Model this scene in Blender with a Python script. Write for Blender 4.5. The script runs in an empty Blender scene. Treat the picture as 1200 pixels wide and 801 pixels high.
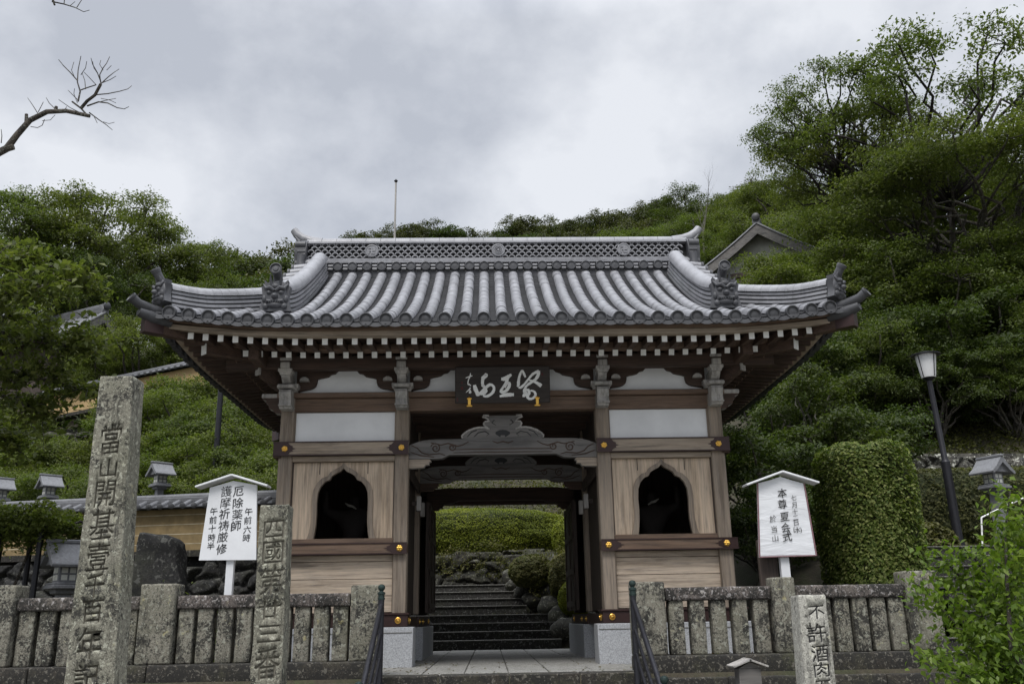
import bpy, bmesh, math, random
import numpy as np
from mathutils import Vector, Matrix, noise

scene = bpy.context.scene
COL = scene.collection
rnd = random.Random(7)
R = math.radians

# ------------------------------------------------------------------ camera
F_PX, PITCH, ROLL, YAW = 1050.0, R(17.2), R(-1.0), R(1.66)
CAM_POS = Vector((-0.216, -13.0, 0.585))
_fw = Vector((math.sin(YAW) * math.cos(PITCH), math.cos(YAW) * math.cos(PITCH), math.sin(PITCH)))
_r0 = Vector((math.cos(YAW), -math.sin(YAW), 0.0))
_u0 = _r0.cross(_fw)
_rt = _r0 * math.cos(ROLL) + _u0 * math.sin(ROLL)
_up = -_r0 * math.sin(ROLL) + _u0 * math.cos(ROLL)
cam_data = bpy.data.cameras.new('camera')
cam_data.sensor_width = 36.0
cam_data.lens = F_PX / 1200.0 * 36.0
cam_data.clip_start = 0.1
cam_data.clip_end = 2000.0
cam = bpy.data.objects.new('camera', cam_data)
cam.matrix_world = Matrix(((_rt.x, _up.x, -_fw.x, CAM_POS.x), (_rt.y, _up.y, -_fw.y, CAM_POS.y),
                           (_rt.z, _up.z, -_fw.z, CAM_POS.z), (0, 0, 0, 1)))
COL.objects.link(cam)
scene.camera = cam


def at(u, v, Y):
    """Point of the photograph (1200 x 801) on the vertical plane at depth Y."""
    d = _fw + _rt * ((u - 600.0) / F_PX) + _up * ((400.5 - v) / F_PX)
    return CAM_POS + d * ((Y - CAM_POS.y) / d.y)


# ------------------------------------------------------------------ sky, sun, exposure
SUN_EL, SUN_ROT = R(58), R(200)
world = bpy.data.worlds.new("World")
scene.world = world
world.use_nodes = True
wn, wl = world.node_tree.nodes, world.node_tree.links
wn.clear()
w_out = wn.new('ShaderNodeOutputWorld')
w_bg = wn.new('ShaderNodeBackground')
w_bg.inputs['Strength'].default_value = 0.1
sky = wn.new('ShaderNodeTexSky')
sky.sky_type = 'NISHITA'
sky.sun_disc = False
sky.sun_elevation = SUN_EL
sky.sun_rotation = SUN_ROT
w_tc = wn.new('ShaderNodeTexCoord')
w_map = wn.new('ShaderNodeMapping')
w_map.inputs['Scale'].default_value = (1.0, 1.0, 1.35)
w_map.inputs['Location'].default_value = (0.9, 0.55, 0.35)
w_n1 = wn.new('ShaderNodeTexNoise')
w_n1.inputs['Scale'].default_value = 3.4
w_n1.inputs['Detail'].default_value = 10.0
w_n1.inputs['Roughness'].default_value = 0.56
w_n1.inputs['Distortion'].default_value = 0.0
w_ramp = wn.new('ShaderNodeValToRGB')
w_ramp.color_ramp.elements[0].position = 0.37
w_ramp.color_ramp.elements[0].color = (3.35, 3.54, 3.95, 1)
w_ramp.color_ramp.elements[1].position = 0.62
w_ramp.color_ramp.elements[1].color = (5.4, 5.55, 5.85, 1)
e = w_ramp.color_ramp.elements.new(0.5)
e.color = (4.35, 4.53, 4.9, 1)
# overcast sky: brighter towards the zenith
w_sep = wn.new('ShaderNodeSeparateXYZ')
w_el = wn.new('ShaderNodeMapRange')
w_el.inputs['From Min'].default_value = 0.60
w_el.inputs['From Max'].default_value = 1.0
w_el.inputs['To Min'].default_value = 1.0
w_el.inputs['To Max'].default_value = 4.0
w_mul = wn.new('ShaderNodeVectorMath')
w_mul.operation = 'SCALE'
w_mix = wn.new('ShaderNodeMixRGB')
w_mix.inputs['Fac'].default_value = 0.93
wl.new(w_tc.outputs['Generated'], w_map.inputs['Vector'])
wl.new(w_map.outputs['Vector'], w_n1.inputs['Vector'])
wl.new(w_n1.outputs['Fac'], w_ramp.inputs['Fac'])
wl.new(w_tc.outputs['Generated'], w_sep.inputs['Vector'])
wl.new(w_sep.outputs['Z'], w_el.inputs['Value'])
wl.new(w_ramp.outputs['Color'], w_mul.inputs[0])
wl.new(w_el.outputs['Result'], w_mul.inputs['Scale'])
wl.new(sky.outputs['Color'], w_mix.inputs['Color1'])
wl.new(w_mul.outputs['Vector'], w_mix.inputs['Color2'])
wl.new(w_mix.outputs['Color'], w_bg.inputs['Color'])
wl.new(w_bg.outputs['Background'], w_out.inputs['Surface'])

sun_data = bpy.data.lights.new('sun', 'SUN')
sun_data.energy = 1.5
sun_data.angle = R(25)
sun_data.color = (1.0, 0.97, 0.93)
sun = bpy.data.objects.new('sun', sun_data)
_sd = Vector((math.sin(SUN_ROT) * math.cos(SUN_EL), math.cos(SUN_ROT) * math.cos(SUN_EL), math.sin(SUN_EL)))
sun.rotation_euler = _sd.to_track_quat('Z', 'Y').to_euler()
COL.objects.link(sun)

scene.view_settings.view_transform = 'Standard'
scene.view_settings.look = 'None'
scene.view_settings.gamma = 1.0
scene.view_settings.use_curve_mapping = False
scene.view_settings.exposure = 0.66
scene.render.engine = 'CYCLES'
scene.cycles.max_bounces = 6
scene.cycles.diffuse_bounces = 3
scene.cycles.transparent_max_bounces = 4
scene.cycles.use_adaptive_sampling = True


# ------------------------------------------------------------------ materials
def new_mat(name):
    m = bpy.data.materials.new(name)
    m.use_nodes = True
    nt = m.node_tree
    b = nt.nodes['Principled BSDF']
    return m, nt, b


def ramp(nt, fac, stops):
    r = nt.nodes.new('ShaderNodeValToRGB')
    els = r.color_ramp.elements
    while len(els) < len(stops):
        els.new(0.5)
    for el, (p, c) in zip(els, stops):
        el.position = p
        el.color = (c[0], c[1], c[2], 1)
    nt.links.new(fac, r.inputs['Fac'])
    return r.outputs['Color']


def tex_noise(nt, scale, detail=5, rough=0.6, vec=None, dist=0.0):
    n = nt.nodes.new('ShaderNodeTexNoise')
    n.inputs['Scale'].default_value = scale
    n.inputs['Detail'].default_value = detail
    n.inputs['Roughness'].default_value = rough
    n.inputs['Distortion'].default_value = dist
    if vec is not None:
        nt.links.new(vec, n.inputs['Vector'])
    return n.outputs['Fac']


def obj_vec(nt, scale=(1, 1, 1), rot=(0, 0, 0)):
    tc = nt.nodes.new('ShaderNodeTexCoord')
    mp = nt.nodes.new('ShaderNodeMapping')
    mp.inputs['Scale'].default_value = scale
    mp.inputs['Rotation'].default_value = rot
    nt.links.new(tc.outputs['Object'], mp.inputs['Vector'])
    return mp.outputs['Vector']


def mix(nt, fac, a, b, mode='MIX'):
    m = nt.nodes.new('ShaderNodeMixRGB')
    m.blend_type = mode
    for s, v in ((m.inputs['Fac'], fac), (m.inputs['Color1'], a), (m.inputs['Color2'], b)):
        if isinstance(v, (int, float)):
            s.default_value = v
        elif isinstance(v, tuple):
            s.default_value = (v[0], v[1], v[2], 1)
        else:
            nt.links.new(v, s)
    return m.outputs['Color']


def bump(nt, bsdf, height, strength=0.3, dist=0.01):
    b = nt.nodes.new('ShaderNodeBump')
    b.inputs['Strength'].default_value = strength
    b.inputs['Distance'].default_value = dist
    nt.links.new(height, b.inputs['Height'])
    nt.links.new(b.outputs['Normal'], bsdf.inputs['Normal'])


def k(c, f):
    return tuple(x * f for x in c)


def wood(name, c, axis='z', weather=0.5, rough=0.75):
    """Weathered timber with grain along an axis; pale worn and dark stained streaks."""
    m, nt, b = new_mat(name)
    s = {'x': (0.9, 16, 16), 'y': (16, 0.9, 16), 'z': (16, 16, 0.9)}[axis]
    s2 = {'x': (0.5, 3.5, 3.5), 'y': (3.5, 0.5, 3.5), 'z': (3.5, 3.5, 0.5)}[axis]
    g = tex_noise(nt, 2.6, 6, 0.65, obj_vec(nt, s), 0.25)
    w = tex_noise(nt, 1.6, 4, 0.6, obj_vec(nt, s2))
    col = ramp(nt, g, [(0.28, k(c, 0.42)), (0.46, k(c, 0.9)), (0.58, k(c, 1.08)), (0.75, k(c, 1.35))])
    grey = sum(c) / 3
    st = ramp(nt, w, [(0.34, (grey * 0.38,) * 3), (0.5, (grey, grey * 0.95, grey * 0.9)), (0.7, (grey * 1.25, grey * 1.17, grey * 1.08))])
    col = mix(nt, weather, col, st)
    s3 = {'x': (0.7, 9, 9), 'y': (9, 0.7, 9), 'z': (9, 9, 0.45)}[axis]
    dr = ramp(nt, tex_noise(nt, 1.3, 9, 0.72, obj_vec(nt, s3, (0.02, 0.03, 0.01)), 0.5), [(0.40, (0.45, 0.43, 0.41)), (0.5, (0.96, 0.96, 0.96)), (0.64, (1.12, 1.1, 1.06))])
    col = mix(nt, 0.62, col, dr, 'MULTIPLY')
    nt.links.new(col, b.inputs['Base Color'])
    b.inputs['Roughness'].default_value = rough
    bump(nt, b, g, 0.35, 0.004)
    return m


def plain(name, c, rough=0.6, metal=0.0, var=0.25, scale=6.0, bmp=0.1):
    m, nt, b = new_mat(name)
    n = tex_noise(nt, scale, 6, 0.65, obj_vec(nt))
    col = ramp(nt, n, [(0.3, k(c, 1 - var)), (0.7, k(c, 1 + var))])
    nt.links.new(col, b.inputs['Base Color'])
    b.inputs['Roughness'].default_value = rough
    b.inputs['Metallic'].default_value = metal
    if bmp:
        bump(nt, b, tex_noise(nt, scale * 6, 4, 0.6, obj_vec(nt)), bmp, 0.004)
    return m


def tile_mat(name, c, rough=0.42):
    m, nt, b = new_mat(name)
    big = tex_noise(nt, 3.0, 4, 0.6, obj_vec(nt))
    fine = tex_noise(nt, 14.0, 6, 0.7, obj_vec(nt, (1, 1, 1)))
    geo = nt.nodes.new('ShaderNodeNewGeometry')
    col = ramp(nt, big, [(0.3, k(c, 0.78)), (0.7, k(c, 1.18))])
    col2 = ramp(nt, fine, [(0.35, (0.7, 0.7, 0.7)), (0.65, (1.1, 1.1, 1.1))])
    col = mix(nt, 0.55, col, col2, 'MULTIPLY')
    lich = ramp(nt, tex_noise(nt, 7.0, 7, 0.75, obj_vec(nt, (1, 1, 1), (0.3, 0.5, 0.2)), 0.4), [(0.30, (0.55, 0.54, 0.52)), (0.45, (1, 1, 1)), (0.62, (1.0, 1.0, 1.0)), (0.74, (1.22, 1.22, 1.2))])
    col = mix(nt, 0.8, col, lich, 'MULTIPLY')
    isl = ramp(nt, geo.outputs['Random Per Island'], [(0.0, (0.8, 0.8, 0.81)), (1.0, (1.12, 1.12, 1.12))])
    col = mix(nt, 0.38, col, isl, 'MULTIPLY')
    nt.links.new(col, b.inputs['Base Color'])
    rr = ramp(nt, fine, [(0.3, (rough - 0.08,) * 3), (0.7, (rough + 0.14,) * 3)])
    nt.links.new(rr, b.inputs['Roughness'])
    bump(nt, b, fine, 0.12, 0.004)
    return m


def old_stone(name, c, lichen=(0.36, 0.36, 0.31), dark=(0.018, 0.017, 0.015), amount=0.5, moss=0.25, yellow=0.0, fine=1.0):
    """Weathered stone: black crusts and run-off streaks, pale and yellow lichen, a green film in the damp places."""
    m, nt, b = new_mat(name)
    v = obj_vec(nt)
    speck = tex_noise(nt, 85 * fine, 2, 0.6, v)
    grain = tex_noise(nt, 34 * fine, 5, 0.75, v)
    n1 = tex_noise(nt, 3.6, 8, 0.74, v, 0.5)
    streak = tex_noise(nt, 2.6, 8, 0.7, obj_vec(nt, (5, 5, 0.6)), 0.2)
    n2 = tex_noise(nt, 19 * fine, 4, 0.6, v, 0.3)
    n2b = tex_noise(nt, 42 * fine, 3, 0.6, obj_vec(nt, (1.1, 0.9, 1.0), (0.4, 0.3, 0.1)), 0.2)
    n3 = tex_noise(nt, 1.7, 5, 0.6, v)
    n4 = tex_noise(nt, 9.0, 5, 0.6, obj_vec(nt, (1, 1, 0.8), (0.7, 0.2, 0.5)), 0.4)
    col = ramp(nt, speck, [(0.32, k(c, 0.62)), (0.5, c), (0.68, k(c, 1.35))])
    col = mix(nt, 0.85, col, ramp(nt, grain, [(0.34, (0.5, 0.49, 0.47)), (0.5, (0.95, 0.95, 0.95)), (0.68, (1.2, 1.2, 1.18))]), 'MULTIPLY')
    f4 = ramp(nt, n3, [(0.46, (0, 0, 0)), (0.68, (moss, moss, moss))])
    col = mix(nt, f4, col, (0.055, 0.062, 0.028))
    crust = mix(nt, 0.75, n1, grain, 'OVERLAY')
    f1 = ramp(nt, crust, [(amount - 0.06, (0.92, 0.92, 0.92)), (amount + 0.05, (0, 0, 0))])
    col = mix(nt, f1, col, dark)
    f2 = ramp(nt, mix(nt, 0.6, streak, grain, 'OVERLAY'), [(0.56, (0, 0, 0)), (0.68, (0.85, 0.85, 0.85))])
    col = mix(nt, f2, col, dark)
    f3 = ramp(nt, n2, [(0.585, (0, 0, 0)), (0.625, (0.85, 0.85, 0.85))])
    col = mix(nt, f3, col, lichen)
    f5 = ramp(nt, n2b, [(0.62, (0, 0, 0)), (0.66, (0.8, 0.8, 0.8))])
    col = mix(nt, f5, col, k(lichen, 1.15))
    if yellow:
        f6 = ramp(nt, mix(nt, 0.5, n4, n2), [(0.60, (0, 0, 0)), (0.66, (yellow, yellow, yellow))])
        col = mix(nt, f6, col, (0.36, 0.31, 0.12))
    nt.links.new(col, b.inputs['Base Color'])
    b.inputs['Roughness'].default_value = 0.92
    hh = mix(nt, 0.5, n2, grain)
    bump(nt, b, hh, 0.7, 0.012)
    return m


def leaf_mat(name, c_dark, c_mid, c_light, trans=0.35, rough=0.6):
    m, nt, b = new_mat(name)
    geo = nt.nodes.new('ShaderNodeNewGeometry')
    oi = nt.nodes.new('ShaderNodeObjectInfo')
    col = ramp(nt, geo.outputs['Random Per Island'], [(0.0, c_dark), (0.5, c_mid), (1.0, c_light)])
    clump = ramp(nt, tex_noise(nt, 0.9, 3, 0.6, obj_vec(nt)), [(0.35, (0.7, 0.74, 0.72)), (0.65, (1.2, 1.15, 1.0))])
    col = mix(nt, 0.7, col, clump, 'MULTIPLY')
    ob = ramp(nt, oi.outputs['Random'], [(0.0, (0.82, 0.9, 0.88)), (1.0, (1.15, 1.06, 0.95))])
    col = mix(nt, 0.7, col, ob, 'MULTIPLY')
    nt.links.new(col, b.inputs['Base Color'])
    b.inputs['Roughness'].default_value = rough
    b.inputs['Specular IOR Level'].default_value = 0.28
    tr = nt.nodes.new('ShaderNodeBsdfTranslucent')
    tcol = mix(nt, 1.0, col, (1.15, 1.3, 0.55), 'MULTIPLY')
    nt.links.new(tcol, tr.inputs['Color'])
    ms = nt.nodes.new('ShaderNodeMixShader')
    ms.inputs['Fac'].default_value = trans
    out = nt.nodes['Material Output']
    nt.links.new(b.outputs['BSDF'], ms.inputs[1])
    nt.links.new(tr.outputs['BSDF'], ms.inputs[2])
    nt.links.new(ms.outputs['Shader'], out.inputs['Surface'])
    return m


M = {}
M['tile'] = tile_mat('roof_tile', (0.27, 0.272, 0.288))
M['tile_dark'] = tile_mat('roof_tile_dark', (0.056, 0.057, 0.062), 0.5)
M['tile_ornament'] = tile_mat('tile_ornament', (0.07, 0.071, 0.078), 0.5)
M['column'] = wood('column_timber', (0.285, 0.213, 0.145), 'z', 0.38)
M['plank'] = wood('plank_timber', (0.57, 0.425, 0.285), 'z', 0.28)
M['plank_x'] = wood('plank_timber_level', (0.53, 0.405, 0.28), 'x', 0.34)
M['beam'] = wood('beam_timber', (0.18, 0.108, 0.066), 'x', 0.25)
M['beam_pale'] = wood('beam_timber_worn', (0.37, 0.28, 0.19), 'x', 0.38)
M['carved'] = wood('carved_timber', (0.155, 0.145, 0.138), 'x', 0.6)
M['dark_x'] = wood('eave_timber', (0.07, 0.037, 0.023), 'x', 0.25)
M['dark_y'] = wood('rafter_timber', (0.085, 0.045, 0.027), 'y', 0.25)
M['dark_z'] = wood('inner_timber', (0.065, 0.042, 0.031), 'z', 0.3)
M['metal_brown'] = plain('brown_metal', (0.04, 0.02, 0.018), 0.45, 0.3, 0.2, 5)
M['gold'] = plain('gilded_metal', (0.85, 0.52, 0.12), 0.32, 1.0, 0.1, 9)
M['white'] = plain('white_plaster', (0.78, 0.785, 0.79), 0.85, 0, 0.08, 1.8, 0.25)
M['white_paint'] = plain('white_painted_wood', (0.78, 0.78, 0.76), 0.7, 0, 0.12, 12)
M['grey_wood'] = wood('bracket_timber', (0.40, 0.385, 0.36), 'z', 0.55)
M['granite'] = plain('granite', (0.36, 0.37, 0.385), 0.6, 0, 0.45, 70, 0.1)
M['fence_stone'] = old_stone('fence_stone', (0.205, 0.192, 0.155), lichen=(0.28, 0.28, 0.23), amount=0.47, moss=0.45, yellow=0.5)
M['rail_stone'] = old_stone('rail_stone', (0.13, 0.11, 0.10), lichen=(0.32, 0.30, 0.29), amount=0.52, yellow=0.2)
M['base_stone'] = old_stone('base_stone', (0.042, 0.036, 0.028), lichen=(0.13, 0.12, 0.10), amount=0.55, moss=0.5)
M['stele_stone'] = old_stone('stele_stone', (0.205, 0.196, 0.155), lichen=(0.36, 0.36, 0.29), amount=0.44, moss=0.35, yellow=0.4)
M['groove'] = plain('groove_stone', (0.12, 0.112, 0.088), 0.95, 0, 0.3, 20)
M['black'] = plain('black_ink', (0.012, 0.012, 0.013), 0.6, 0, 0.1, 10, 0)


# ------------------------------------------------------------------ mesh building
class MB:
    def __init__(self):
        self.v, self.f, self.m = [], [], []

    def add(self, verts, faces, mat=0):
        o = len(self.v)
        self.v.extend([tuple(p) for p in verts])
        self.f.extend([tuple(i + o for i in f) for f in faces])
        self.m.extend([mat] * len(faces))

    def box(self, x0, x1, y0, y1, z0, z1, mat=0, ch=0.0):
        c = Vector(((x0 + x1) / 2, (y0 + y1) / 2, (z0 + z1) / 2))
        self.obox(c, (1, 0, 0), (0, 1, 0), (0, 0, 1), abs(x1 - x0) / 2, abs(y1 - y0) / 2, abs(z1 - z0) / 2, mat, ch)

    def obox(self, c, ax, ay, az, hx, hy, hz, mat=0, ch=0.0):
        """Oriented box, its edges chamfered by ch."""
        c, ax, ay, az = Vector(c), Vector(ax), Vector(ay), Vector(az)
        S = (-1, 1)
        if ch <= 0:
            vs = [c + ax * hx * i + ay * hy * j + az * hz * l for i in S for j in S for l in S]
            fs = [(0, 1, 3, 2), (4, 6, 7, 5), (0, 4, 5, 1), (2, 3, 7, 6), (0, 2, 6, 4), (1, 5, 7, 3)]
            self.add(vs, fs, mat)
            return
        vs, ix = [], {}
        for i in S:
            for j in S:
                for l in S:
                    for a in range(3):
                        q = [hx - ch, hy - ch, hz - ch]
                        q[a] += ch
                        ix[(i, j, l, a)] = len(vs)
                        vs.append(c + ax * q[0] * i + ay * q[1] * j + az * q[2] * l)
        fs = []
        for s in S:
            fs.append([ix[(s, a, b, 0)] for a, b in ((-1, -1), (1, -1), (1, 1), (-1, 1))][::s])
            fs.append([ix[(a, s, b, 1)] for a, b in ((-1, -1), (1, -1), (1, 1), (-1, 1))][::-s])
            fs.append([ix[(a, b, s, 2)] for a, b in ((-1, -1), (1, -1), (1, 1), (-1, 1))][::s])
        for i in S:
            for j in S:
                fs.append([ix[(i, j, -1, 0)], ix[(i, j, 1, 0)], ix[(i, j, 1, 1)], ix[(i, j, -1, 1)]][::-i * j])
                fs.append([ix[(i, -1, j, 0)], ix[(i, 1, j, 0)], ix[(i, 1, j, 2)], ix[(i, -1, j, 2)]][::i * j])
                fs.append([ix[(-1, i, j, 1)], ix[(1, i, j, 1)], ix[(1, i, j, 2)], ix[(-1, i, j, 2)]][::-i * j])
                for l in S:
                    fs.append([ix[(i, j, l, 0)], ix[(i, j, l, 1)], ix[(i, j, l, 2)]][::i * j * l])
        self.add(vs, fs, mat)

    def tube(self, pts, rad, n=8, mat=0, caps=True, half=False, up=None):
        """Swept tube; half=True keeps the upper half only (a tile)."""
        pts = [Vector(p) for p in pts]
        if isinstance(rad, (int, float)):
            rad = [rad] * len(pts)
        vs, fs = [], []
        prev = None
        m = n + 1 if half else n
        for i, p in enumerate(pts):
            t = (pts[min(i + 1, len(pts) - 1)] - pts[max(i - 1, 0)]).normalized()
            if up is not None:
                b = Vector(up)
                s = t.cross(b).normalized()
                b = s.cross(t).normalized()
            else:
                if prev is None:
                    b = Vector((0, 0, 1)) if abs(t.z) < 0.9 else Vector((1, 0, 0))
                else:
                    b = prev
                s = t.cross(b).normalized()
                b = s.cross(t).normalized()
                prev = b
            for j in range(m):
                a = math.pi * j / n if half else 2 * math.pi * j / n
                vs.append(p + (s * math.cos(a) + b * math.sin(a)) * rad[i])
        for i in range(len(pts) - 1):
            for j in range(n):
                j2 = j + 1 if half else (j + 1) % n
                fs.append((i * m + j, i * m + j2, (i + 1) * m + j2, (i + 1) * m + j))
        if caps:
            fs.append(tuple(range(m))[::-1])
            fs.append(tuple((len(pts) - 1) * m + j for j in range(m)))
        self.add(vs, fs, mat)

    def prism(self, poly, o, ax, ay, az, depth, mat=0, side_mat=None):
        """2-D outline in the ax/ay plane at o, extruded along az."""
        o, ax, ay, az = Vector(o), Vector(ax), Vector(ay), Vector(az)
        n = len(poly)
        a = [o + ax * p[0] + ay * p[1] for p in poly]
        b = [q + az * depth for q in a]
        self.add(a + b, [tuple(range(n))[::-1], tuple(range(n, 2 * n))], mat)
        self.add(a + b, [(i, (i + 1) % n, n + (i + 1) % n, n + i) for i in range(n)], mat if side_mat is None else side_mat)

    def lathe(self, prof, o, axis=(0, 0, 1), n=16, mat=0):
        """Profile of (radius, height) turned about an axis through o."""
        o, az = Vector(o), Vector(axis).normalized()
        ax = az.orthogonal().normalized()
        ay = az.cross(ax)
        vs, fs = [], []
        for r, h in prof:
            for j in range(n):
                t = 2 * math.pi * j / n
                vs.append(o + az * h + (ax * math.cos(t) + ay * math.sin(t)) * r)
        for i in range(len(prof) - 1):
            for j in range(n):
                j2 = (j + 1) % n
                fs.append((i * n + j, i * n + j2, (i + 1) * n + j2, (i + 1) * n + j))
        fs.append(tuple(range(n))[::-1])
        fs.append(tuple((len(prof) - 1) * n + j for j in range(n)))
        self.add(vs, fs, mat)

    def grid(self, P, mat=0, flip=False):
        """P[i][j] points as a sheet."""
        ni, nj = len(P), len(P[0])
        fs = []
        for i in range(ni - 1):
            for j in range(nj - 1):
                f = (i * nj + j, i * nj + j + 1, (i + 1) * nj + j + 1, (i + 1) * nj + j)
                fs.append(f[::-1] if flip else f)
        self.add([p for row in P for p in row], fs, mat)

    def build(self, name, mats, parent=None, sharp=38, loc=None):
        me = bpy.data.meshes.new(name)
        me.from_pydata(self.v, [], self.f)
        if not isinstance(mats, (list, tuple)):
            mats = [mats]
        for m in mats:
            me.materials.append(m)
        me.polygons.foreach_set('material_index', self.m)
        me.polygons.foreach_set('use_smooth', [True] * len(self.f))
        me.update()
        me.set_sharp_from_angle(angle=R(sharp))
        return link(name, me, parent, loc)


def link(name, me, parent=None, loc=None):
    """Mesh data is in scene coordinates; a parent Empty stands at the thing's base."""
    o = bpy.data.objects.new(name, me)
    COL.objects.link(o)
    if parent is not None:
        o.parent = parent
        o.matrix_parent_inverse = Matrix.Translation(-Vector(parent.location))
    if loc is not None:
        o.location = loc
    return o


def tag(o, label=None, cat=None, group=None, kind=None):
    if label:
        o['label'] = label
    if cat:
        o['category'] = cat
    if group:
        o['group'] = group
    if kind:
        o['kind'] = kind
    return o


def thing(name, label, cat, loc=(0, 0, 0), group=None):
    o = bpy.data.objects.new(name, None)
    o.empty_display_size = 0.2
    o.location = loc
    COL.objects.link(o)
    return tag(o, label, cat, group)


def baked(o):
    """Mesh of an object with its modifiers applied."""
    dg = bpy.context.evaluated_depsgraph_get()
    dg.update()
    return bpy.data.meshes.new_from_object(o.evaluated_get(dg), preserve_all_data_layers=True, depsgraph=dg)


def smoothstep(a, b, x):
    t = min(1.0, max(0.0, (x - a) / (b - a)))
    return t * t * (3 - 2 * t)

# =================================================================== THE GATE
gate = thing('temple_gate', 'wooden temple gate with curved grey tiled roof over a central passage', 'temple gate', (0, 0, 0))
CX, CI = 3.14, 1.467            # column centres from the middle
CW = 0.1                        # half a column
YM, YR = 2.2, 4.4               # middle and rear columns
RIDGE_Y = 2.2
EY, EX = -1.6, 4.7              # eave lines
DMAX = RIDGE_Y - EY             # 3.8


def rise(u, L, d):
    t = 1.0 - (L - abs(u)) / 1.75
    return 0.16 * max(0.0, t) ** 1.7 * max(0.0, 1 - d / 2.4) if t > 0 else 0.0


def roof_z(d, u, L):
    return 4.415 + 0.39 * d + 0.048 * d * d + rise(u, L, d)


def slope_pt(side, u, d, dz=0.0):
    if side == 'front':
        return Vector((u, EY + d, roof_z(d, u, EX) + dz))
    if side == 'rear':
        return Vector((-u, 2 * RIDGE_Y - EY - d, roof_z(d, u, EX) + dz))
    L = DMAX
    s = 1 if side == 'right' else -1
    return Vector((s * (EX - d), RIDGE_Y + s * u, roof_z(d, u, L) + dz))


SP = 0.2613
roof = MB()
VERGE = 3.52
for side in ('front', 'rear', 'left', 'right'):
    main = side in ('front', 'rear')
    L = EX if main else DMAX
    kmax = 17 if main else 14
    dtop = DMAX - 0.08 if main else 1.5
    for kk in range(-kmax - 1, kmax + 2):
        u = kk * SP
        au = abs(u)
        dm = dtop if (main and au <= VERGE) else min(dtop, L - au - 0.03)
        if dm < 0.12:
            continue
        # one half-round tile after another, each lapping the one below
        nt_ = max(1, int(round(dm / 0.27)))
        off = 0.0
        for i in range(nt_):
            off = off * 0.5 + rnd.gauss(0, 0.0016)
            pts = [slope_pt(side, u + off, dm * (i + t) / nt_ - 0.01, 0.030 + 0.003 * (1 - t)) for t in (0.0, 0.4, 0.8, 1.2 if i < nt_ - 1 else 1.0)]
            r_ = 0.084 + rnd.gauss(0, 0.0008)
            roof.tube(pts, [r_ + 0.0015, r_ + 0.001, r_ - 0.0005, r_ - 0.003], 8, 0, False, True, (0, 0, 1))
        # round end tile with a raised rim and a small crest
        p0 = slope_pt(side, u, -0.015, 0.030)
        ax = {'front': (0, -1, -0.12), 'rear': (0, 1, -0.12), 'left': (-1, 0, -0.12), 'right': (1, 0, -0.12)}[side]
        roof.lathe([(0.088, -0.06), (0.096, -0.03), (0.096, 0.024), (0.089, 0.033), (0.078, 0.031), (0.071, 0.012), (0.052, 0.011), (0.05, 0.019), (0.03, 0.021), (0.008, 0.024)], p0, ax, 18, 1)
    # courses of flat pan tiles, each lapping the one below
    nc = int((dtop) / 0.092)
    for j in range(nc):
        d0, d1 = dtop * j / nc, dtop * (j + 1) / nc
        w0 = VERGE + 0.05 if main and d0 > L - VERGE else L - d0
        w1 = VERGE + 0.05 if main and d1 > L - VERGE else L - d1
        nu = 44 if main else 30
        rows = [[], [], [], []]
        for i in range(nu + 1):
            t = -1 + 2 * i / nu
            rows[0].append(slope_pt(side, t * w0, d0 + 0.02, -0.016))
            rows[1].append(slope_pt(side, t * w0, d0 - 0.008, 0.002))
            rows[2].append(slope_pt(side, t * w0, d0 - 0.008, 0.024))
            rows[3].append(slope_pt(side, t * w1, d1, -0.006))
        roof.grid(rows, 1)
    # scalloped eave tiles between the round ends
    for kk in range(-kmax - 1, kmax + 1):
        u0 = (kk + 0.5) * SP
        if abs(u0) > L - 0.1:
            continue
        P0, P1, P2, P3 = [], [], [], []
        for i in range(9):
            t = -1 + i / 4
            sag = 0.045 * (1 - t * t)
            uu = u0 + t * SP * 0.5
            P0.append(slope_pt(side, uu, 0.10, 0.035 - sag))
            P1.append(slope_pt(side, uu, -0.03, 0.030 - sag))
            P2.append(slope_pt(side, uu, -0.035, -0.025 - sag))
            P3.append(slope_pt(side, uu, 0.03, -0.030 - sag))
        roof.grid([P0, P1, P2, P3], 1, True)
roof_o = roof.build('roof', [M['tile'], M['tile_dark']], gate, 50)

# verge rows of round tiles along the gable slopes
for sx in (-1, 1):
    for sy in (-1, 1):
        vg = MB()
        d = 1.45
        while d < DMAX - 0.15:
            y = RIDGE_Y + sy * (DMAX - d)
            z = roof_z(d, 0, EX)
            vg.tube([(sx * 3.2, y, z + 0.30), (sx * 3.42, y, z + 0.285), (sx * 3.60, y, z + 0.265)], 0.075, 10, 0, False, False)
            vg.lathe([(0.07, -0.02), (0.086, 0), (0.086, 0.03), (0.074, 0.03), (0.07, 0.015), (0.02, 0.02)], (sx * 3.6, y, z + 0.265), (sx, 0, -0.05), 16, 1)
            d += 0.27
        for i in range(8):
            q = []
            for j in (i, i + 1):
                d_ = 1.4 + (DMAX - 1.5) * j / 8
                y = RIDGE_Y + sy * (DMAX - d_)
                z = roof_z(d_, 0, EX)
                q += [(sx * 3.15, y, z + 0.26), (sx * 3.60, y, z + 0.225), (sx * 3.60, y, z + 0.17), (sx * 3.15, y, z + 0.02)]
            vg.add(q, [(0, 1, 5, 4), (1, 2, 6, 5), (2, 3, 7, 6)], 1)
        vg.build('verge_tiles', [M['tile'], M['tile_dark']], gate)
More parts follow.
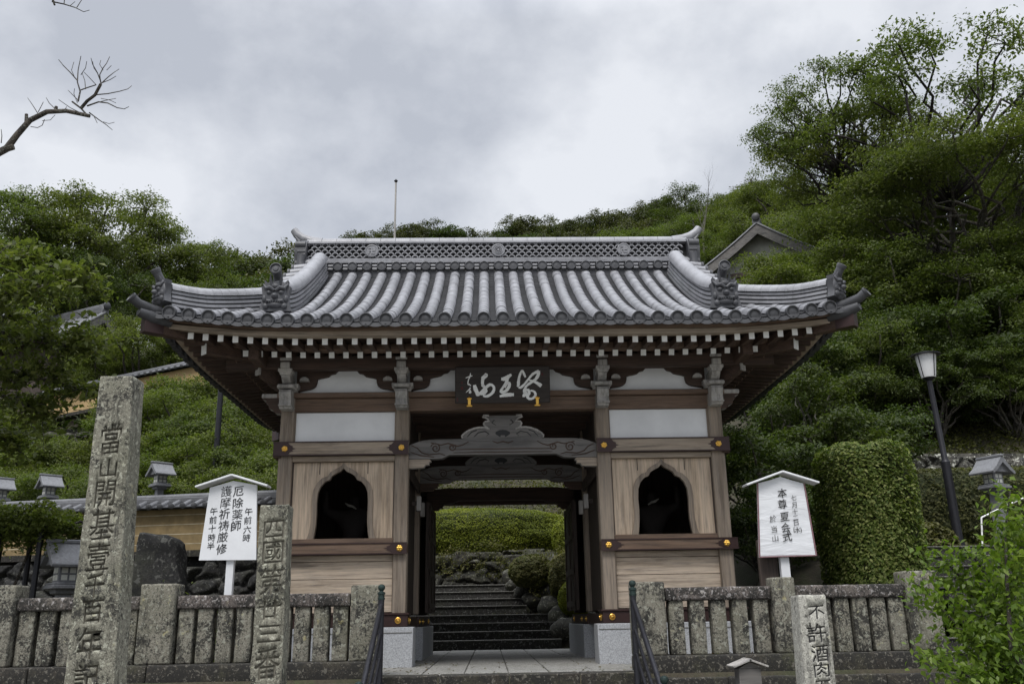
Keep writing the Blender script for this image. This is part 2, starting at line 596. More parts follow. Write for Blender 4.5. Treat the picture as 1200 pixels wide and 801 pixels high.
for sx in (-1, 1):
    gb = MB()
    poly = [(RIDGE_Y - 2.25, roof_z(1.5, 0, EX) - 0.12)]
    for i in range(9):
        d = 1.5 + (DMAX - 1.5) * i / 8
        poly.append((EY + d, roof_z(d, 0, EX) - 0.03))
    for i in range(8, -1, -1):
        d = 1.5 + (DMAX - 1.5) * i / 8
        poly.append((2 * RIDGE_Y - EY - d, roof_z(d, 0, EX) - 0.03))
    poly = poly[1:]
    gb.prism(poly, (sx * 3.30, 0, 0), (0, 1, 0), (0, 0, 1), (sx, 0, 0), 0.06, 0)
    for sy in (-1, 1):
        pp = []
        for i in range(9):
            d = 1.35 + (DMAX - 1.35) * i / 8
            pp.append((sy * (DMAX - d), roof_z(d, 0, EX) + 0.20))
        low = [(a, b - 0.40 - 0.05 * (1 - i / 8)) for i, (a, b) in enumerate(pp)]
        pl = pp + low[::-1]
        if sy > 0:
            pl = pl[::-1]
        gb.prism(pl, (sx * 3.46, RIDGE_Y, 0), (0, 1, 0), (0, 0, 1), (sx, 0, 0), 0.07, 1)
    gb.build('gable', [M['white'], M['dark_y']], gate)

# ---- main ridge: courses, openwork of linked tiles, capping
mr = MB()
RX = 3.47
yf = RIDGE_Y
mr.box(-RX, RX, yf - 0.17, yf + 0.17, 6.42, 6.60, 1)
mr.box(-RX, RX, yf - 0.205, yf + 0.205, 6.735, 6.765, 0, 0.008)
mr.box(-RX, RX, yf - 0.185, yf + 0.185, 6.768, 6.80, 0, 0.008)
mr.box(-RX, RX, yf - 0.165, yf + 0.165, 6.803, 6.845, 0, 0.008)
mr.box(-RX, RX, yf - 0.06, yf + 0.06, 6.84, 7.13, 2)
mr.box(-RX, RX, yf - 0.185, yf + 0.185, 7.125, 7.15, 0, 0.006)
mr.box(-RX, RX, yf - 0.165, yf + 0.165, 7.152, 7.175, 0, 0.006)
for i in range(26):
    x0, x1 = -RX + 2 * RX * i / 26, -RX + 2 * RX * (i + 1) / 26 - 0.006
    mr.tube([(x0, yf, 7.17), (x1, yf, 7.17)], 0.125, 10, 0, True, True, (0, 0, 1))
for s in (-1, 1):
    pts = [(s * (RX - 0.25), yf, 7.20), (s * (RX - 0.05), yf, 7.235), (s * (RX + 0.1), yf, 7.30), (s * (RX + 0.21), yf, 7.39), (s * (RX + 0.27), yf, 7.475)]
    mr.tube(pts, [0.11, 0.105, 0.095, 0.082, 0.07], 12, 0)
for sy in (-1, 1):
    yy = yf + sy * 0.13
    for row in range(5):
        zc = 6.875 + row * 0.06
        nx = int(2 * (RX - 0.05) / 0.125)
        for i in range(nx):
            xc = -RX + 0.09 + i * 0.125 + (0.0625 if row % 2 else 0)
            if abs(xc) > RX - 0.06:
                continue
            pts = []
            for j in range(6):
                a = math.pi * (0.06 + 0.88 * j / 5)
                pts.append((xc + 0.066 * math.cos(a), zc - 0.033 + 0.064 * math.sin(a)))
            inn = [(xc + (p[0] - xc) * 0.70, zc - 0.033 + (p[1] - zc + 0.033) * 0.70) for p in pts]
            for j in range(5):
                q = [pts[j], pts[j + 1], inn[j + 1], inn[j]]
                v = [(a, yy - 0.03, b) for a, b in q] + [(a, yy + 0.03, b) for a, b in q]
                mr.add(v, [(0, 1, 2, 3)[::-1], (4, 5, 6, 7), (0, 1, 5, 4), (3, 2, 6, 7)[::-1]], 0)
# row of small round tiles at the foot of the ridge
for i in range(-13, 14):
    x = i * SP
    for sy in (-1, 1):
        if abs(x) < 3.2:
            mr.tube([(x, yf + sy * 0.1, 6.665), (x, yf + sy * 0.235, 6.655)], 0.074, 12, 0, False)
            mr.lathe([(0.07, -0.03), (0.084, 0), (0.084, 0.03), (0.074, 0.034), (0.066, 0.016), (0.045, 0.016), (0.02, 0.02)], (x, yf + sy * 0.24, 6.652), (0, sy, 0), 16, 1)
        for zz in (6.62, 6.68):
            mr.tube([(x + 0.09, yf + sy * 0.2, zz), (x + SP - 0.09, yf + sy * 0.2, zz)], 0.022, 8, 0)
mr_o = mr.build('main_ridge', [M['tile'], M['tile_ornament'], M['black']], gate)


def emblem(x, manji):
    b = MB()
    y = yf - 0.165
    b.lathe([(0.118, -0.05), (0.122, 0.0), (0.12, 0.015), (0.105, 0.018), (0.10, 0.008), (0.01, 0.008)], (x, y, 6.985), (0, -1, 0), 26, 0)
    if manji:
        t, a, w = 0.012, 0.062, 0.0105
        y1 = y - 0.02
        z = 6.985
        b.box(x - w, x + w, y1, y, z - a, z + a, 1)
        b.box(x - a, x - w, y1, y, z - w, z + w, 1)
        b.box(x + w, x + a, y1, y, z - w, z + w, 1)
        b.box(x - a, x - w, y1, y, z + a - 2 * w, z + a, 1)          # arm of the top stroke, to the left
        b.box(x + w, x + a, y1, y, z - a, z - a + 2 * w, 1)          # arm of the foot stroke, to the right
        b.box(x - a, x - a + 2 * w, y1, y, z - a, z - w, 1)          # left arm turns down
        b.box(x + a - 2 * w, x + a, y1, y, z + w, z + a, 1)          # right arm turns up
    else:
        b.lathe([(0.075, 0), (0.078, 0.016), (0.068, 0.016), (0.066, 0.002)], (x, y - 0.006, 6.985), (0, -1, 0), 24, 1)
        for i in range(16):
            a = 2 * math.pi * i / 16
            b.lathe([(0.009, 0), (0.009, 0.012), (0.004, 0.016)], (x + 0.046 * math.cos(a), y - 0.006, 6.985 + 0.046 * math.sin(a)), (0, -1, 0), 8, 1)
        b.lathe([(0.022, 0), (0.02, 0.014), (0.006, 0.018)], (x, y - 0.006, 6.985), (0, -1, 0), 14, 1)
    o = b.build('ridge_emblem', [M['tile'], M['tile']], mr_o)
    return o


emblem(-2.285, True)
emblem(2.285, True)
emblem(0.0, False)


def ridge_end(sx):
    """Scrolled end tile closing the main ridge."""
    b = MB()
    prof = [(-0.34, 6.45), (-0.36, 6.55), (-0.27, 6.62), (-0.24, 6.75), (-0.27, 6.86), (-0.29, 7.0), (-0.24, 7.12), (-0.15, 7.2), (0.0, 7.24)]
    prof = prof + [(-a, z) for a, z in prof[-2::-1]]
    if sx < 0:
        prof = prof[::-1]
    b.prism(prof, (sx * (RX - 0.03), yf, 0), (0, 1, 0), (0, 0, 1), (sx, 0, 0), 0.21, 0)
    for sy in (-1, 1):
        for z, r, w in ((7.07, 0.075, 0.17), (6.94, 0.05, 0.13), (6.88, 0.045, 0.11), (6.56, 0.11, 0.16)):
            b.tube([(sx * (RX - 0.01), yf + sy * 0.24, z), (sx * (RX + w), yf + sy * 0.24, z)], r, 14, 0)
        b.tube([(sx * (RX + 0.05), yf + sy * 0.25, 6.86), (sx * (RX + 0.06), yf + sy * 0.27, 6.74), (sx * (RX + 0.05), yf + sy * 0.26, 6.62)], [0.09, 0.07, 0.10], 12, 0)
    for i in range(5):
        b.tube([(sx * (RX + 0.12), yf - 0.2 + 0.1 * i, 7.15), (sx * (RX + 0.2), yf - 0.2 + 0.1 * i, 7.26)], [0.04, 0.012], 8, 0)
    b.lathe([(0.14, 0), (0.12, 0.08), (0.05, 0.12)], (sx * (RX + 0.1), yf, 6.85), (sx, 0, 0), 14, 0)
    return b.build('ridge_end_tile', M['tile_ornament'], mr_o)


ridge_end(-1)
ridge_end(1)


def demon_tile(parent, o, fx, horn, horn_dir, w=0.225, h=0.47):
    """Demon-face tile at the foot of a ridge: flared plate, brows, eyes, nose, jaws, with a round tile rising behind."""
    b = MB()
    o, fx = Vector(o), Vector(fx).normalized()           # fx = the way the face looks
    rx = Vector((0, 0, 1)).cross(fx).normalized()
    up = fx.cross(rx) * -1
    up = Vector((0, 0, 1))
    half = [(1.12, 0.0), (0.98, 0.18), (0.86, 0.42), (0.90, 0.62), (1.0, 0.80), (0.78, 0.84), (0.80, 1.02), (0.58, 0.93), (0.40, 0.98), (0.2, 0.90), (0, 0.92)]
    poly = [(a * w, z * h) for a, z in half] + [(-a * w, z * h) for a, z in half[-2::-1]]
    b.prism(poly, o - fx * 0.05, rx, up, fx, 0.10)

    def blob(a, z, f, ra, rz, rf, n=10):
        c = o + rx * a * w + up * z * h + fx * f
        vs, fs = [], []
        for i in range(6):
            th = math.pi * 0.5 * i / 5
            for j in range(n):
                t = 2 * math.pi * j / n
                vs.append(c + rx * ra * math.cos(t) * math.cos(th) + up * rz * math.sin(t) * math.cos(th) + fx * rf * math.sin(th))
        for i in range(5):
            for j in range(n):
                fs.append((i * n + j, i * n + (j + 1) % n, (i + 1) * n + (j + 1) % n, (i + 1) * n + j))
        b.add(vs, fs)
    blob(0, 0.5, 0.045, 0.17, 0.19, 0.05)
    blob(0, 0.80, 0.045, 0.075, 0.06, 0.06)
    blob(0, 0.46, 0.08, 0.05, 0.045, 0.075)
    blob(0, 0.20, 0.05, 0.13, 0.05, 0.05)
    blob(0, 0.33, 0.06, 0.15, 0.022, 0.05)
    for s in (-1, 1):
        blob(s * 0.40, 0.58, 0.06, 0.045, 0.038, 0.06)
        blob(s * 0.72, 0.40, 0.05, 0.035, 0.06, 0.035)
        blob(s * 0.62, 0.16, 0.05, 0.045, 0.05, 0.04)
        pts = [o + rx * s * a * w + up * z * h + fx * f for a, z, f in ((0.05, 0.64, 0.10), (0.32, 0.73, 0.11), (0.62, 0.72, 0.09), (0.85, 0.88, 0.06))]
        b.tube(pts, [0.022, 0.028, 0.024, 0.008], 8)
        pts = [o + rx * s * a * w + up * z * h + fx * f for a, z, f in ((0.28, 0.30, 0.09), (0.5, 0.32, 0.085), (0.66, 0.24, 0.06))]
        b.tube(pts, [0.02, 0.024, 0.01], 8)
        pts = [o + rx * s * a * w + up * z * h + fx * f for a, z, f in ((0.26, 0.86, 0.05), (0.36, 1.02, 0.07), (0.34, 1.16, 0.1))]
        b.tube(pts, [0.026, 0.02, 0.006], 8)
        for t in range(3):
            pts = [o + rx * s * a * w + up * z * h + fx * f for a, z, f in ((0.10 + 0.13 * t, 0.31, 0.10), (0.10 + 0.13 * t, 0.24, 0.105))]
            b.tube(pts, [0.014, 0.004], 6)
    hd = Vector(horn_dir).normalized()
    hr_ = 0.072 if w > 0.2 else 0.058
    if w > 0.2:
        h0 = o + up * h * 0.88 - fx * 0.06
        pts = [h0, h0 + up * 0.10, h0 + up * 0.165 + fx * 0.05, h0 + up * 0.20 + fx * 0.13, h0 + up * 0.205 + fx * 0.18]
    else:
        h0 = o + up * h * 0.62 - fx * 0.12
        pts = [h0, h0 + hd * horn * 0.35, h0 + hd * horn * 0.7 + up * 0.02, h0 + hd * horn + up * 0.07]
    b.tube(pts, [hr_ * 0.9] + [hr_ * 0.95] * (len(pts) - 2) + [hr_], 16)
    ad = (pts[-1] - pts[-2]).normalized()
    q_ = hr_ / 0.083
    b.lathe([(0.083 * q_, -0.03), (0.098 * q_, 0), (0.098 * q_, 0.03), (0.085 * q_, 0.035), (0.075 * q_, 0.012), (0.045 * q_, 0.012), (0.04 * q_, 0.024), (0.01, 0.026)], pts[-1], ad, 18)
    return b.build('demon_face_tile', M['tile_ornament'], parent)


def stacked_ridge(name, path, w, rows, cap, parent, updir=(0, 0, 1)):
    """Ridge of flat courses under a round capping; path lies on the tiled surface."""
    b = MB()
    path = [Vector(p) for p in path]
    n = len(path)
    up = Vector((0, 0, 1))
    for i in range(n - 1):
        a, c = path[i], path[i + 1]
        t = (c - a).normalized()
        s = t.cross(up).normalized()
        nrm = s.cross(t).normalized()
        for r in range(rows):
            h0, h1 = -0.03 + cap * r / rows, -0.03 + cap * (r + 1) / rows - 0.024
            ww = w * (1.0 - 0.05 * r)
            vs = []
            for p in (a, c):
                for hh in (h0, h1):
                    for ss in (-1, 1):
                        vs.append(p + nrm * hh + s * ss * ww)
            b.add(vs, [(0, 2, 6, 4), (1, 5, 7, 3), (2, 3, 7, 6), (0, 4, 5, 1), (0, 1, 3, 2), (4, 6, 7, 5)], 0)
            vs = []
            for p in (a, c):
                for hh in (h1 - 0.001, h1 + 0.025):
                    for ss in (-1, 1):
                        vs.append(p + nrm * hh + s * ss * ww * 0.74)
            b.add(vs, [(0, 2, 6, 4), (1, 5, 7, 3)], 1)
        e0, e1 = a + nrm * (cap - 0.045), c + nrm * (cap - 0.045)
        b.tube([e0, e0 + (e1 - e0) * 0.985], [w * 1.0, w * 1.02], 10, 0, True, True, nrm)
    return b.build(name, [M['tile'], M['black']], parent, 40)


for sx in (-1, 1):
    for sy in (-1, 1):
        fr = sy < 0
        path = []
        for i in range(19):
            d = 0.72 + (DMAX - 0.2 - 0.72) * i / 18
            y = EY + d if fr else 2 * RIDGE_Y - EY - d
            flat = 0.06 * max(0, 1 - (d - 0.72) / 0.9) ** 2
            path.append((sx * 3.17, y, roof_z(d, 0, EX) + 0.07 + flat))
        dr = stacked_ridge('descending_ridge', path, 0.135, 5, 0.32, gate)
        yo = EY + 0.66 if fr else 2 * RIDGE_Y - EY - 0.66
        demon_tile(dr, (sx * 3.21, yo, 4.79), (0, sy, 0), 0.30, (0, sy * 0.95, 0.32), 0.208, 0.46)
        # corner ridge along the hip, sweeping up to the eave corner
        path = []
        for i in range(13):
            d = 1.25 - (1.25 - 0.16) * i / 12
            x = EX - d
            y = EY + d if fr else 2 * RIDGE_Y - EY - d
            lift = 0.06 * smoothstep(0.6, 0.0, d)
            path.append((sx * x, y, roof_z(d, x, EX) + 0.06 + lift))
        cr = stacked_ridge('corner_ridge', path, 0.125, 4, 0.25, gate)
        dg = Vector((sx, sy, 0)).normalized()
        x, d = EX - 0.10, 0.10
        y = EY + d if fr else 2 * RIDGE_Y - EY - d
        demon_tile(cr, (sx * x, y, 4.72), dg, 0.30, dg * 0.85 + Vector((0, 0, 0.62)), 0.165, 0.32)
        b = MB()
        p0 = Vector((sx * (EX - 0.2), (EY + 0.2) if fr else 2 * RIDGE_Y - EY - 0.2, 4.60))
        pts = [p0, p0 + dg * 0.25 + Vector((0, 0, 0.015)), p0 + dg * 0.45 + Vector((0, 0, 0.055)), p0 + dg * 0.55 + Vector((0, 0, 0.115))]
        b.tube(pts, [0.078, 0.068, 0.062, 0.064], 16)
        b.lathe([(0.064, -0.02), (0.075, 0.0), (0.072, 0.022), (0.058, 0.01), (0.02, 0.014)], pts[-1], pts[-1] - pts[-2], 18)
        b.tube([p0 + Vector((0, 0, -0.1)), p0 + dg * 0.26 + Vector((0, 0, -0.09)), p0 + dg * 0.44 + Vector((0, 0, -0.05))], [0.09, 0.09, 0.06], 12)
        b.build('corner_tile', M['tile_dark'], cr)

# ---- eaves: boards, rafters in two tiers, hip rafters
ev = MB()


def eave_line(side, off, z, rs, n=40, u0=None, zrise=1.0):
    """Points along an eave at distance off inward of the tile edge."""
    L = (EX if side in ('front', 'rear') else DMAX) - off
    out = []
    for i in range(n + 1):
        u = -L + 2 * L * i / n
        p = slope_pt(side, u, off)
        out.append(Vector((p.x, p.y, z + rise(u, L, 0) * rs)))
    return out


OUTD = {'front': Vector((0, -1, 0)), 'rear': Vector((0, 1, 0)), 'left': Vector((-1, 0, 0)), 'right': Vector((1, 0, 0))}
for side in OUTD:
    for (o0, o1, z0, z1, mt, rs) in ((0.10, 0.26, 4.345, 4.415, 0, 0.95), (0.17, 0.30, 4.275, 4.343, 1, 0.8), (0.76, 0.95, 4.255, 4.34, 0, 0.5)):
        A = eave_line(side, o0, z0, rs)
        B = eave_line(side, o1, z0, rs)
        rows = [B, A, [p + Vector((0, 0, z1 - z0)) for p in A], [p + Vector((0, 0, z1 - z0)) for p in B]]
        ev.grid(rows, mt, True)
ev.build('eave_boards', [M['beam'], M['beam_pale']], gate)
sf = MB()
for side in OUTD:
    A = eave_line(side, 0.12, 4.36, 0.9)
    B = eave_line(side, 0.85, 4.36, 0.5)
    C_ = eave_line(side, 1.62, 4.62, 0.0)
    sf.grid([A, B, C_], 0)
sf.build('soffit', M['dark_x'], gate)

RS = 0.2018


def rafter(side, u, tier, parent):
    b = MB()
    L = EX if side in ('front', 'rear') else DMAX
    if tier == 0:
        o0, o1, z0, z1, h, w, rs = 0.30, 0.95, 4.236, 4.30, 0.044, 0.036, 0.72
    else:
        o0, o1, z0, z1, h, w, rs = 0.85, 1.66, 4.205, 4.50, 0.042, 0.036, 0.3
    o1 = min(o1, L - abs(u))
    if o1 - o0 < 0.06:
        return None
    t = (o1 - o0) / (0.65 if tier == 0 else 0.81)
    p0, p1 = slope_pt(side, u, o0), slope_pt(side, u, o1)
    p0.z = z0 + rise(u, L - o0, 0) * rs
    p1.z = z0 + (z1 - z0) * t + rise(u, L - o0, 0) * rs * (0.8 if tier == 0 else 0.6)
    ax = (p1 - p0).normalized()
    sx_ = ax.cross(Vector((0, 0, 1))).normalized()
    b.obox((p0 + p1) / 2, sx_, ax, sx_.cross(ax), w, (p1 - p0).length / 2, h, 0)
    b.obox(p0 - ax * 0.004, sx_, ax, sx_.cross(ax), w + 0.0015, 0.006, h + 0.0015, 1)
    if parent is None:
        return b
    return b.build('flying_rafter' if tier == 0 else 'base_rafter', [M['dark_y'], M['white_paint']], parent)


side_raf = MB()
for side in OUTD:
    L = EX if side in ('front', 'rear') else DMAX
    for tier in (0, 1):
        n = int((L - (0.25 if tier == 0 else 0.86)) / RS)
        for i in range(-n, n + 1):
            if side == 'front':
                rafter(side, i * RS, tier, gate)
            else:
                q = rafter(side, i * RS, tier, None)
                if q:
                    o = len(side_raf.v)
                    side_raf.v += q.v
                    side_raf.f += [tuple(a + o for a in f) for f in q.f]
                    side_raf.m += q.m
sr = side_raf.build('side_rafters', [M['dark_x'], M['beam']], gate)
sr['kind'] = 'stuff'
for sx in (-1, 1):
    for sy in (-1, 1):
        b = MB()
        dg = Vector((sx, sy, 0)).normalized()
        yc = 0.0 if sy < 0 else YR
        p0 = Vector((sx * CX, yc, 4.42))
        p1 = Vector((sx * (EX + 0.06), yc + sy * 1.6, 4.395))
        ax = (p1 - p0).normalized()
        s_ = ax.cross(Vector((0, 0, 1))).normalized()
        b.obox((p0 + p1) / 2, s_, ax, s_.cross(ax), 0.065, (p1 - p0).length / 2, 0.10, 0, 0.006)
        b.obox(p1 - ax * 0.11, s_, ax, s_.cross(ax), 0.07, 0.13, 0.105, 1, 0.004)
        q1 = p0 + (p1 - p0) * 0.62 + Vector((0, 0, -0.17))
        q0 = p0 + Vector((0, 0, -0.1))
        ax = (q1 - q0).normalized()
        s_ = ax.cross(Vector((0, 0, 1))).normalized()
        b.obox((q0 + q1) / 2, s_, ax, s_.cross(ax), 0.06, (q1 - q0).length / 2, 0.075, 0, 0.006)
        b.obox(q1 + ax * 0.004, s_, ax, s_.cross(ax), 0.061, 0.006, 0.076, 2)
        b.build('hip_rafter', [M['dark_y'], M['metal_brown'], M['white_paint']], gate)

# ---- columns, plinths
fr_cols = []
for sx in (-1, 1):
    for cx, yy in ((CX, 0), (CI, 0), (CX, YM), (CI, YM), (CX, YR), (CI, YR)):
        b = MB()
        b.box(sx * cx - CW, sx * cx + CW, yy - CW, yy + CW, 0.69, 3.88, 0, 0.012)
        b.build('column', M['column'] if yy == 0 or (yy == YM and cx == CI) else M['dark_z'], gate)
PX = 1.255
for sx in (-1, 1):
    b = MB()
    b.box(sx * PX, sx * 3.42, -0.22, 0.26, -0.05, 0.515, 0, 0.01)
    b.box(sx * (PX + 0.012), sx * 3.41, -0.228, 0.0, 0.44, 0.446, 1)
    b.build('plinth', [M['granite'], M['groove']], gate)
    b = MB()
    b.box(sx * (PX + 0.02), sx * 3.42, YM - 0.26, YR + 0.25, -0.05, 0.50, 0, 0.01)
    b.box(sx * 1.6, sx * 3.40, 0.25, YM - 0.25, -0.05, 0.46, 0, 0.01)
    b.build('plinth', [M['granite']], gate)


def stud(x, z, y, parent, r=0.036):
    b = MB()
    b.lathe([(r * 1.15, 0), (r * 1.2, 0.006), (r, 0.012)], (x, y, z), (0, -1, 0), 6)
    for i in range(6):
        a = i * math.pi / 3
        b.lathe([(r * 0.42, 0.008), (r * 0.36, 0.018), (r * 0.12, 0.024)], (x + r * 0.62 * math.cos(a), y, z + r * 0.62 * math.sin(a)), (0, -1, 0), 8)
    b.lathe([(r * 0.45, 0.012), (r * 0.36, 0.034), (r * 0.1, 0.04)], (x, y, z), (0, -1, 0), 10)
    return b.build('gilded_stud', M['gold'], parent)


def ring_stud(x, z, y, parent, axis=(0, -1, 0), r=0.042):
    b = MB()
    b.lathe([(r, 0), (r, 0.012), (r * 0.8, 0.018), (r * 0.7, 0.008), (r * 0.42, 0.008), (r * 0.38, 0.026), (r * 0.1, 0.03)], (x, y, z), axis, 18)
    return b.build('gilded_stud', M['gold'], parent)


for sx in (-1, 1):
    xi, xo = sx * CI, sx * CX
    # sill beam on the plinth
    b = MB()
    b.box(sx * (CI - 0.13), sx * 3.34, -0.17, 0.17, 0.52, 0.675, 0, 0.006)
    b.box(sx * (CI - 0.15), sx * 3.36, -0.19, 0.19, 0.675, 0.70, 0, 0.004)
    o = b.build('sill_beam', M['metal_brown'], gate)
    ring_stud(sx * CI, 0.60, -0.17, o)
    ring_stud(sx * CX, 0.60, -0.17, o)
    ring_stud(sx * (CI - 0.13), 0.60, 0.02, o, (-sx, 0, 0), 0.05)
    for yy in (YM - 0.22, YM + 0.5, YR - 0.3):
        ring_stud(sx * (CI - 0.13), 0.58, yy, o, (-sx, 0, 0), 0.04)
    b = MB()
    b.box(sx * (CI - 0.13), sx * (CI + 0.13), YM - 0.24, YR + 0.2, 0.502, 0.66, 0, 0.006)
    b.box(sx * (CI - 0.10), sx * (CI + 0.10), 0.172, YM - 0.242, 0.50, 0.65, 0, 0.006)
    b.build('sill_beam', M['metal_brown'], gate)
    # waist and head tie beams with metal end plates and gilded studs
    for z0, z1, xe in ((1.50, 1.635, CX + 0.16), (2.895, 3.075, CX + 0.165)):
        b = MB()
        x0, x1 = CI - 0.10, xe
        y = -0.155
        b.box(sx * x0, sx * x1, y, 0.1, z0, z1, 0, 0.006)
        pl = 0.27
        tip = [(0, 0), (pl - 0.06, 0), (pl - 0.03, 0.2), (pl + 0.01, 0.3), (pl - 0.0, 0.42), (pl + 0.05, 0.5)]
        tip = tip + [(a, 1 - c) for a, c in tip[-2::-1]]
        for xs, dr in ((sx * x0, sx), (sx * x1, -sx)):
            poly = [(xs + dr * a, z0 + 0.004 + c * (z1 - z0 - 0.008)) for a, c in tip]
            if dr < 0:
                poly = poly[::-1]
            b.prism(poly, (0, y - 0.007, 0), (1, 0, 0), (0, 0, 1), (0, 1, 0), 0.006, 1)
        b.box(sx * (x0 - 0.004), sx * (x1 + 0.004), y - 0.012, y + 0.02, z1 - 0.004, z1 + 0.012, 1)
        b.box(sx * (x0 - 0.004), sx * (x1 + 0.004), y - 0.012, y + 0.02, z0 - 0.012, z0 + 0.004, 1)
        o = b.build('tie_beam', [M['beam_pale'] if z0 > 2 else M['beam'], M['metal_brown']], gate)
        stud(sx * CI, (z0 + z1) / 2, y - 0.008, o, 0.040)
        stud(sx * CX, (z0 + z1) / 2, y - 0.008, o, 0.040)
    # side nageshi, end seen past the corner
    b = MB()
    b.box(sx * (CX + 0.06), sx * (CX + 0.17), -0.14, YR + 0.1, 2.86, 3.02, 0, 0.005)
    b.build('tie_beam', M['dark_y'], gate)
    xa, xb = CI + CW, CX - CW
    # plaster band between the tie beams
    b = MB()
    b.box(sx * xa, sx * xb, -0.03, 0.0, 3.07, 3.535, 0)
    b.box(sx * xa, sx * (xa + 0.014), -0.06, -0.031, 3.09, 3.535, 1)
    b.box(sx * (xb - 0.014), sx * xb, -0.06, -0.031, 3.09, 3.535, 1)
    b.build('plaster_panel', [M['white'], M['column']], gate)
    # plank wall with cusped window
    zt, zb = 2.80, 1.715
    xm = (xa + xb) / 2
    hw = (xb - xa) / 2
    out_h = [(0, 2.790), (0.05, 2.735), (0.12, 2.70), (0.19, 2.655), (0.225, 2.60), (0.30, 2.575), (0.375, 2.50), (0.42, 2.40), (0.435, 2.25), (0.43, 2.05), (0.435, 1.93), (0.455, 1.80), (0.485, zb)]
    in_h = [(0, 2.712), (0.045, 2.665), (0.11, 2.635), (0.165, 2.60), (0.195, 2.545), (0.26, 2.52), (0.32, 2.45), (0.355, 2.36), (0.365, 2.22), (0.36, 2.05), (0.362, 1.93), (0.375, 1.80), (0.39, zb)]

    def dense(h):
        o_ = []
        for i in range(len(h) - 1):
            for j in range(3):
                t = j / 3
                o_.append((h[i][0] + (h[i + 1][0] - h[i][0]) * t, h[i][1] + (h[i + 1][1] - h[i][1]) * t))
        return o_ + [h[-1]]
    oh, ih = dense(out_h), dense(in_h)
    b = MB()
    for s2 in (-1, 1):
        # wall around the opening as strips out to the panel edge, with the reveal
        n = len(ih)
        front, edge = [], []
        for i, (a, z) in enumerate(ih):
            front.append((xm + s2 * (a + 0.02), z))
            if i < 8:
                edge.append((xm + s2 * hw * min(1, i / 5), zt))
            else:
                edge.append((xm + s2 * hw, zt + (zb - zt) * ((i - 7) / (n - 8))))
        for i in range(n - 1):
            q = [front[i], front[i + 1], edge[i + 1], edge[i]]
            if s2 * sx < 0:
                q = q[::-1]
            b.add([(sx * a, -0.02, z) for a, z in q], [(0, 1, 2, 3)], 0)
            b.add([(sx * front[i][0], -0.02, front[i][1]), (sx * front[i + 1][0], -0.02, front[i + 1][1]), (sx * front[i + 1][0], 0.03, front[i + 1][1]), (sx * front[i][0], 0.03, front[i][1])], [(0, 1, 2, 3)], 0)
    for xs in (xm - hw * 0.47, xm + hw * 0.47):
        b.box(sx * (xs - 0.006), sx * (xs + 0.006), -0.0215, -0.0195, 2.63, zt, 1)
    for xs in (xa + 0.008, xb - 0.008):
        b.box(sx * (xs - 0.008), sx * (xs + 0.008), -0.05, -0.018, zb, zt, 1)
    b.build('plank_wall', [M['plank'], M['dark_z']], gate)
    b = MB()
    ring_o = [(xm + a, z) for a, z in oh][::-1] + [(xm - a, z) for a, z in oh[1:]]
    ring_i = [(xm + a, z) for a, z in ih][::-1] + [(xm - a, z) for a, z in ih[1:]]
    n = len(ring_o)
    for (fo, fi, y0, y1) in ((1.0, 1.0, -0.055, 0.02),):
        vs = [(sx * a, y0, z) for a, z in ring_o] + [(sx * a, y0, z) for a, z in ring_i] + [(sx * a, y1, z) for a, z in ring_o] + [(sx * a, y1, z) for a, z in ring_i]
        fs = []
        for i in range(n - 1):
            fs += [(i, i + 1, n + i + 1, n + i), (i + 1, i, 2 * n + i, 2 * n + i + 1), (n + i, n + i + 1, 3 * n + i + 1, 3 * n + i)]
        b.add(vs, fs, 0)
    b.build('window_frame', M['column'], gate, 50)
    b = MB()
    b.box(sx * xa, sx * xb, -0.09, 0.02, 2.805, 2.885, 0, 0.006)
    b.build('window_head', M['beam_pale'], gate)
    b = MB()
    b.box(sx * xa, sx * xb, -0.10, 0.02, 1.645, 1.712, 0, 0.006)
    b.build('window_sill', M['beam'], gate)
    b = MB()
    zz = [0.71, 0.93, 1.16, 1.40, 1.49]
    for i in range(4):
        b.box(sx * xa, sx * xb, -0.03 - (0.012 if i == 3 else 0), 0.0, zz[i] + 0.003, zz[i + 1] - 0.003, 0, 0.004)
    b.build('plank_wall', M['plank_x'], gate)
    # closed room behind, its side walls
    b = MB()
    b.box(sx * (CX - 0.03), sx * (CX + 0.03), 0.1, YR - 0.1, 0.70, 3.55, 0)
    b.box(sx * (CI - 0.02), sx * (CI + 0.02), 0.1, YM - 0.1, 0.70, 3.00, 0)
    b.box(sx * (CI + 0.021), sx * (CX - 0.031), YM - 0.05, YM - 0.02, 0.70, 3.55, 0)
    b.box(sx * (CI + 0.021), sx * (CX - 0.031), 0.02, YM - 0.051, 3.56, 3.60, 0)
    b.box(sx * (CI + 0.021), sx * (CX - 0.031), 0.02, YM - 0.051, 0.62, 0.66, 0)
    b.box(sx * (CI + 0.10), sx * (CX - 0.1), YR - 0.02, YR + 0.02, 0.70, 3.55, 0)
    b.build('side_wall', M['dark_z'], gate)
    # open door leaf against the passage side
    b = MB()
    x0, x1 = CI - 0.23, CI - 0.17
    b.box(sx * x0, sx * x1, YM + 0.42, YR - 0.12, 0.72, 2.55, 0, 0.004)
    for z in (0.78, 1.32, 1.90, 2.42):
        b.box(sx * (x0 - 0.02), sx * x0, YM + 0.43, YR - 0.13, z, z + 0.10, 0, 0.004)
    for y in (YM + 0.43, YM + 1.15, YR - 0.24):
        b.box(sx * (x0 - 0.022), sx * (x0 - 0.001), y, y + 0.10, 0.73, 2.54, 0, 0.004)
    b.build('door', M['dark_z'], gate)

